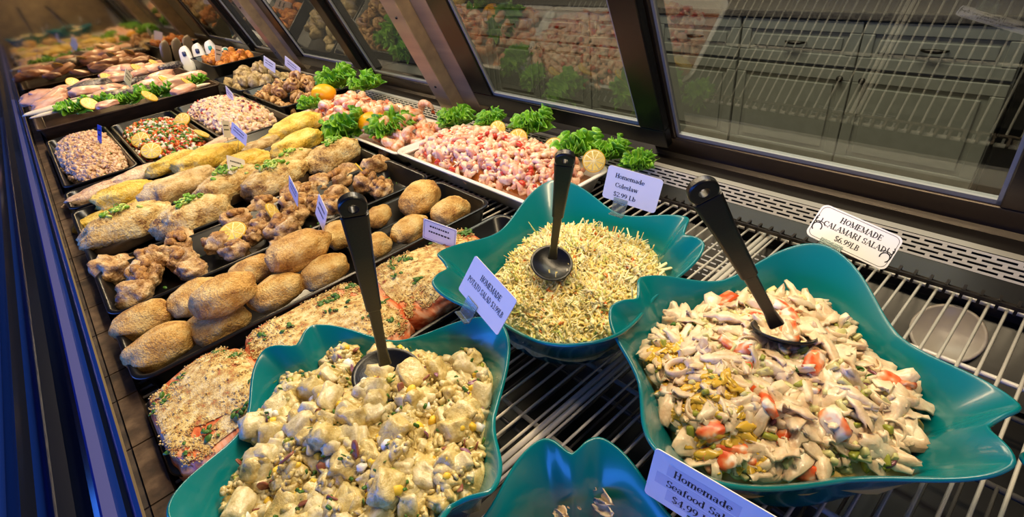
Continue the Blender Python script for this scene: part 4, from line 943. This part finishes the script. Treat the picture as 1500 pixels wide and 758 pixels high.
# wrapped white packages at the far right
pmat('wrap', '#e6e2da', .3, coat=.3); pmat('wrap_teal', '#2a9a94', .4); pmat('wrap_red', '#b8322e', .4); pmat('wrap_blue', '#26345e', .4)
def package(label, x, y, z, yaw, lean, L, W, mt):
    root = thing('wrapped_package', label, 'package', (x, y, z), math.radians(yaw), 'wrapped packages at the far end'); root.rotation_euler[0] = lean
    v, f = lump(3, (W, W * .55, L), .06, 1.5, 2, .03, 4, .7); v[:, 2] += L / 2; link('wrapper', mk('wrapper', (v, f)), 'wrap', root)
    v, f = lump(2, (W * .32, W * .3, L * .16), .03, 1.5, 2, 0, 4, .5); v[:, 2] += L * .72; v[:, 1] -= W * .24; link('label_patch', mk('label_patch', (v, f)), mt, root)
for i, (px, py, lean, mt, lab) in enumerate([(291, 82, -.35, 'wrap_blue', 'white wrapped package with dark blue end, leaning leftmost'), (302, 82, -.35, 'wrap_blue', 'white wrapped package with dark blue end, second of the leaning row'), (318, 84, -.3, 'wrap_teal', 'white wrapped package behind the orange pieces'), (346, 74, -1.0, 'wrap_red', 'white package with a red patch lying behind the orange pieces'), (360, 74, -1.1, 'wrap_teal', 'white package with a teal patch at the foot of the far post')]):
    p = at(px, py + 6, .05); p = np.array([.66 + .075 * i if i < 3 else .74 + .10 * (i - 2), 3.66 + (.0 if i < 3 else .12), .0]); package(lab, p[0], p[1] - .06, 0.0, -25 + 6 * i, lean, .17, .065, mt)

# raw fish display at the far end
RF = [mk('raw_fillet', lump(4, (1, .55, .34), .14, 1.4, k + 80, .05, 4, .85, .6)) for k in range(5)]
RL = [mk('fish_strip', lump(3, (1, .14, .10), .10, 1.6, k + 90, .03, 4, .85)) for k in range(3)]
rf = [(61, 138, 16, 10, 'raw_fish', 'pink raw fillet at the left corner of the far fish display'), (68, 150, 18, 10, 'raw_fish', 'pink raw fillet just in front of the left corner one'), (97, 133, 18, 15, 'raw_fish', 'rounded pink raw fillet beside the dark-scaled fish'), (133, 127, 27, 12, 'dark_scale', 'dark-scaled raw fish chunk in the far display'), (175, 102, 17, 10, 'raw_fish', 'large pink raw fillet at the back of the far display'),
      (175, 115, 18, 15, 'pale_fillet', 'pale raw fillet left of the far white card'), (205, 107, 15, 20, 'raw_fish', 'pink raw fillet right of the far white card'), (226, 101, 18, 15, 'raw_salmon', 'salmon-coloured fillet by the back lemon slice'), (250, 97, 16, 15, 'raw_salmon', 'salmon-coloured fillet at the back right of the far display'), (236, 112, 20, 15, 'pale_fillet', 'pale raw fillet in front of the salmon-coloured ones'),
      (260, 122, 24, 18, 'white_fish', 'white raw fillet at the right, above the parsley'), (268, 131, 18, 15, 'white_fish', 'white raw fillet at the front right corner of the far display'), (157, 153, 15, 20, 'white_fish', 'small white raw piece at the middle of the front edge'), (200, 134, 20, 15, 'raw_fish', 'pink raw fillet behind the middle parsley sprig'), (155, 138, 18, 15, 'pale_fillet', 'pale raw fillet below the dark-scaled fish')]
for i, (px, py, hw, yaw, mt, lab) in enumerate(rf):
    one('raw_fillet', RF[i % 5], mt, lab, 'fish fillet', px, py, .105, yaw, 'raw fish in the far display', 2 * hw * pxm(px, py, .105) * 1.05, (random.uniform(-.2, .1), 0))
for i, (px, py, hw, lab) in enumerate([(84, 157, 42, 'long white fish strip at the left front of the far display'), (76, 165, 26, 'short white fish strip nearest the front ledge'), (120, 145, 36, 'long white fish strip behind the left parsley'), (285, 128, 22, 'white fish strip at the right front corner of the far display')]):
    one('fish_strip', RL[i % 3], 'white_fish', lab, 'fish strip', px, py, .10, 4, 'raw fish in the far display', 2 * hw * pxm(px, py, .1))
for lab, px, py in (('lemon slice behind the dark-scaled fish', 157, 114), ('lemon slice at the back, right of the large pink fillet', 201, 100), ('lemon slice on the salmon-coloured fillet at the back', 227, 93), ('lemon slice at the back left of the dark-scaled fish', 107, 121), ('lemon slice beside the right parsley sprig', 276, 121), ('lemon slice in the middle of the far display', 243, 118), ('lemon slice at the front edge of the far display', 219, 141), ('lemon slice in the left parsley', 131, 152)):
    lemon_slice(lab, px, py, .12, .06, (.8, .2), -20 + px * .3)

for i in range(34):
    x, y = rng.uniform(-.05, .55), rng.uniform(2.92, 3.74); mt = ['raw_fish', 'pale_fillet', 'white_fish', 'raw_fish', 'raw_salmon'][i % 5]
    o = link('raw_fillet', RF[i % 5], mt, None, (x, y, .075 + .02 * rng.random()), (rng.uniform(-.3, .3), rng.uniform(-.3, .3), rng.uniform(-.6, .9))); s = rng.uniform(.10, .17); o.scale = (s, s, s)
    tag(o, 'smaller raw fillet in the layer between the larger pieces of the far fish display', 'fish fillet', 'filler fillets of the far display')

# ---------------------------------------------------------------- lettuce, parsley
def leaf_mesh(seed, ruf=.17, nt=84, nr=12, spread=2.5):
    r = np.random.default_rng(seed); ph = r.random(4) * 6; V = []
    for i in range(nr + 1):
        q = i / nr
        for j in range(nt + 1):
            th = (j / nt - .5) * spread; rad = q * (1 + .10 * math.sin(th * 5 + ph[0]) + .05 * math.sin(th * 13 + ph[3]))
            am = ruf * q ** 2
            z = .35 * q * q * (1 - abs(th) * .3) + am * math.sin(th * 9 + ph[1] + q * 2) + am * .75 * math.sin(th * 26 + ph[2] + 4 * q) * q * q + .05 * q * q * nz((th * 4, q * 4, seed), 1.5, seed)
            w = 1 + .7 * am * math.cos(th * 26 + ph[2])
            V.append((rad * math.cos(th) * w, rad * math.sin(th) * w, z))
    F = [(i * (nt + 1) + j, (i + 1) * (nt + 1) + j, (i + 1) * (nt + 1) + j + 1, i * (nt + 1) + j + 1) for i in range(nr) for j in range(nt)]
    return np.array(V), F
LF = [mk('leaf', leaf_mesh(k)) for k in range(7)]
RB = mk('leaf_rib', tube([(0, 0, .0), (.3, 0, .04), (.6, 0, .14), (.85, 0, .27)], [.035, .028, .018, .008], 6))
def lettuce(label, px, py, z, s, n, mat, yaw0=0, lean=.6, name='lettuce_garnish', cat='lettuce', spread=360, zoff=0):
    p = at(px, py, z); root = thing(name, label, cat, (p[0], p[1], p[2] - s * .4), 0, name.replace('_', ' ') + 'es')
    for k in range(n):
        a = yaw0 + spread * (k + .5) / n + random.uniform(-18, 18)
        o = link('leaf', LF[(k + int(px)) % 7], mat, root, (0, 0, s * .04 * k), (0, -lean * random.uniform(.35, 1.35), math.radians(a)))
        q = s * random.uniform(.75, 1.05); o.scale = (q, q, q)
        if len(o.modifiers) == 0: solid(o, .012)
        link('rib', RB, 'rib_green', o, (0, 0, .004))
    return root
LT = 'lettuce'
for a in [('tall green lettuce at the far side of the shrimp platter, left of the fringed one', 495, 118, .10, .085, 8, LT), ('pale fringed lettuce at the back of the shrimp platter', 535, 122, .09, .07, 6, LT), ('green lettuce around the far orange half', 455, 152, .07, .05, 5, LT),
          ('dark curly kale at the near edge of the shrimp platter, left clump', 508, 190, .06, .076, 9, 'kale'), ('dark curly kale at the near edge of the shrimp platter, right clump', 573, 190, .06, .076, 9, 'kale'),
          ('curly lettuce at the far left corner of the ceviche platter', 668, 176, .075, .056, 8, LT), ('small round lettuce clump behind the ceviche', 721, 176, .08, .045, 8, LT), ('tall curly lettuce in the middle behind the ceviche', 779, 182, .085, .062, 9, LT),
          ('broad lettuce leaf behind the coleslaw spoon handle', 848, 216, .075, .06, 6, LT), ('curly lettuce between the two rightmost clumps of the ceviche', 893, 222, .07, .05, 8, LT), ('rightmost curly lettuce, just above the coleslaw card', 938, 240, .06, .042, 8, LT)]:
    lettuce(*a)
for lab, px, py, s in (('parsley sprig at the left of the far fish display', 108, 158, .10), ('parsley sprig in front of the dark-scaled fish', 137, 149, .08), ('parsley sprig at the middle of the far display front edge', 186, 144, .10), ('large parsley sprig right of the far white card', 230, 132, .12), ('parsley sprig at the right corner of the far display', 284, 117, .09), ('parsley sprig at the front of the far display lemon', 180, 141, .05)):
    lettuce(lab, px, py, .10, s * .7, 6, 'kale', name='parsley_sprig', cat='parsley', lean=.3)

# ---------------------------------------------------------------- shrimp on the platter
def shrimp_v(k):
    a = np.linspace(.2, 3.9, 22); R = .36
    pts = np.stack([R * np.cos(a), R * np.sin(a), .05 * np.sin(a * 2 + k)], 1); rad = np.interp(a, [.2, .7, 1.6, 3.0, 3.9], [.12, .20, .21, .14, .075]) * (1 + .05 * np.sin(a * 14))
    return tube(pts, rad, 10)
def tail_v(k):
    m = MB(); a = 3.9; R = .36; p = np.array([R * math.cos(a), R * math.sin(a), .05 * math.sin(a * 2 + k)]); d = np.array([-math.sin(a), math.cos(a), 0])
    for s in (-.5, 0, .5):
        e = np.array([d[0] * math.cos(s) - d[1] * math.sin(s), d[0] * math.sin(s) + d[1] * math.cos(s), .1 * s]); t = np.linspace(0, 1, 6)
        m.add(*tube([p + e * .24 * q for q in t], [.05, .06, .065, .055, .035, .01], 6, .45))
    return m.mesh('tail')
SM = [mk('shrimp_body', shrimp_v(k)) for k in range(4)]; STL = [tail_v(k) for k in range(4)]
n = 0
while n < 150:
    u, v = rng.uniform(-1, 1, 2); x, y = .752 + u * .092, 1.61 + v * .32
    hg = max(0, 1 - abs(u) ** 2.2) * max(0, 1 - abs(v) ** 4); z = .030 + .066 * hg * rng.uniform(.35, 1.0)
    if n % 2: z = .030 + .066 * hg
    s = rng.uniform(.056, .070); root = thing('shrimp', 'cooked pink shrimp piled on the white platter', 'shrimp', (x, y, z), 0, 'cooked shrimp on the white platter')
    root.rotation_euler = (rng.uniform(-.8, .8), rng.uniform(-.8, .8), rng.uniform(0, 6.28)); root.scale = (s, s, s)
    link('body', SM[n % 4], 'shrimp', root); link('tail', STL[n % 4], 'shrimp_tail', root); n += 1
p = at(625, 160, .07)
root = thing('shrimp', 'shrimp with its orange tail pointing straight up at the right end of the shrimp platter', 'shrimp', (p[0], p[1], .07)); root.rotation_euler = (1.5, .6, 1.9); root.scale = (.06, .06, .06)
link('body', SM[0], 'shrimp', root); link('tail', STL[0], 'shrimp_tail', root)

# ---------------------------------------------------------------- ceviche
class CevHeap(RectHeap): pass
hp = RectHeap(.662, .872, .735, 1.255, .024, .056, .008, 8, 3.4)
mb = MB(); mb.box(.668, .852, .73, 1.255, .012, .026, 3); hp.base(mb, 3, 30, .006)
cs = [shrimplet(k, .2 + .05 * rng.random(), 2.2 + 2 * rng.random(), 8, 6) for k in range(8)]
scatter(mb, hp, 1000, cs + [lump(2, (1, .62, .5), .2, 1.6, k) for k in range(4)], [0, 0, 0, 0, 1], .020, .036, .7, .2, True)
scatter(mb, hp, 110, [chunk((1, .8, .7), k, 2) for k in range(4)], 2, .012, .020, .5, .5, True); scatter(mb, hp, 300, [chunk((1, .5, .25), k, 1) for k in range(4)], [4, 4, 5], .008, .014, .6, .6, True)
pile('ceviche', 'pink shrimp ceviche with tomato and onion on the white platter', 'ceviche', mb, ['ceviche_shrimp', 'ceviche_pink', 'tomato', 'ceviche_juice', 'onion_purple', 'onion_white'], (.765, .995, .010))

# bits of green and white left in the empty end of the salmon tray
hp = RectHeap(.535, .585, .63, .745, .004, .006, .002, 2); mb = MB(); scatter(mb, hp, 90, sm, [0, 0, 1], .003, .007, .6, .3, True)
pile('crumb_scraps', 'loose crumbs and herb bits in the empty end of the salmon tray', 'crumbs', mb, ['crumb', 'herb'], (.56, .69, .003))

# ---------------------------------------------------------------- small cards stuck in the food
def lines3(w, h, n=2): return [(-w * .36 + random.uniform(0, w * .06), w * .34 - random.uniform(0, w * .08), h * (.68 - .26 * k), h * .08) for k in range(n)]
small = [('small bordered card between the patties and the coleslaw bowl', .07, .045, [0.4238, 0.7489, 0.0747], [[0.4093, 0.1449, -0.9008], [-0.8738, -0.2219, -0.4327], [-0.2626, 0.9642, 0.0358]], True),
         ('small blue-tinted card standing between crusted fish and yellow fillets', .06, .05, [0.2797, 1.4693, 0.0904], [[0.6812, 0.3513, 0.6423], [0.439, 0.5062, -0.7424], [-0.586, 0.7876, 0.1906]], False),
         ('narrow white card among the mushrooms, nearer of two', .06, .05, [0.29, 0.95, 0.115], [[-0.2247, 0.2932, -0.9293], [-0.9298, -0.3499, 0.1144], [-0.2916, 0.8897, 0.3513]], False),
         ('narrow white card among the mushrooms, farther of two', .06, .04, [0.2925, 1.09, 0.1213], [[-0.1738, 0.1542, -0.9726], [-0.9019, -0.4216, 0.0944], [-0.3955, 0.8936, 0.2124]], False),
         ('white card above the yellow fillets, right one of the pair', .07, .04, [0.3611, 1.6763, 0.1145], [[0.1747, 0.282, -0.9434], [-0.8508, -0.439, -0.2888], [-0.4955, 0.8531, 0.1632]], False),
         ('white card above the yellow fillets, left one of the pair', .05, .05, [0.3535, 1.7757, 0.1133], [[0.5466, 0.2783, 0.7898], [0.7677, 0.21, -0.6054], [-0.3344, 0.9372, -0.0989]], False),
         ('small white card in the pale crab mix', .06, .045, [0.5192, 2.2974, 0.1048], [[0.0235, 0.11, -0.9936], [-0.8989, -0.4327, -0.0692], [-0.4376, 0.8948, 0.0887]], False),
         ('small blue card standing in the pinkish crumb mix', .05, .06, [0.0658, 2.2327, 0.1037], [[0.1236, 0.4207, -0.8987], [-0.9921, 0.0714, -0.103], [0.0208, 0.9044, 0.4262]], False),
         ('white card standing in the far raw fish display', .06, .06, [0.2806, 2.8487, 0.1688], [[0.225, 0.5147, 0.8273], [0.7114, 0.4934, -0.5004], [-0.6658, 0.7012, -0.2552]], False),
         ('white card between the whelks and the tan clams', .07, .05, [0.791, 2.5786, 0.1298], [[0.2819, 0.1605, -0.9459], [-0.8303, -0.4533, -0.3243], [-0.4808, 0.8768, 0.0055]], False),
         ('white card standing in the browned whelks', .09, .05, [0.827, 2.3999, 0.1287], [[0.2595, 0.0717, -0.9631], [-0.7772, -0.5765, -0.2523], [-0.5733, 0.8139, -0.0938]], False),
         ('white card in the orange breaded pieces', .06, .08, [0.743, 3.179, 0.1405], [[0.6408, 0.363, 0.6764], [0.6918, 0.1089, -0.7138], [-0.3328, 0.9254, -0.1813]], False)]
for lab, w, h, p, M, bd in small:
    M = np.array(M); 
    if M[:, 2] @ (CAM - np.array(p)) < 0: M = M * np.array([-1, 1, -1])
    blue = 'blue card' in lab
    card(lab, w, h, p, M, dashes=lines3(w, h), r=.003, border=bd, mat='card_blue' if blue else 'card_white', group='small price cards in the trays')

# ---------------------------------------------------------------- camera and light
cam = bpy.data.cameras.new('camera'); cam.sensor_width = 36; cam.lens = 36 * FPX / 1500; cam.clip_start = .01
co = bpy.data.objects.new('camera', cam); COL.objects.link(co)
co.matrix_world = Matrix(np.block([[np.stack([CR, CU, -CF], 1), CAM[:, None]], [np.zeros((1, 3)), np.ones((1, 1))]]).tolist()); SC.camera = co
def area(name, loc, rot, sx, sy, power, col, spread=PI):
    l = bpy.data.lights.new(name, 'AREA'); l.shape = 'RECTANGLE'; l.size = sx; l.size_y = sy; l.energy = power; l.color = col; l.spread = spread
    o = bpy.data.objects.new(name, l); COL.objects.link(o); o.location = loc; o.rotation_euler = rot; return o
for k, y in enumerate((.25, 1.35, 2.45, 3.4)): area('case_lamp', (.53, y, 1.02), (0, math.radians(6), 0), .08, .95, 11.5, (1, .78, .48))
area('store_window', (-3.0, 1.2, .62), (0, math.radians(-90), 0), .75, 5.6, 150, (.04, .20, 1))
area('aisle_lamp', (1.75, 1.3, 2.3), (0, math.radians(-20), 0), .5, 3.0, 115, (1, .90, .74))
W = bpy.data.worlds.new('world'); SC.world = W; W.use_nodes = True
W.node_tree.nodes['Background'].inputs[0].default_value = (.55, .6, .75, 1); W.node_tree.nodes['Background'].inputs[1].default_value = .04
SC.view_settings.view_transform = 'Standard'; SC.view_settings.look = 'None'; SC.view_settings.gamma = 1; SC.view_settings.exposure = -0.12
SC.view_settings.use_curve_mapping = False
bpy.context.view_layer.update()
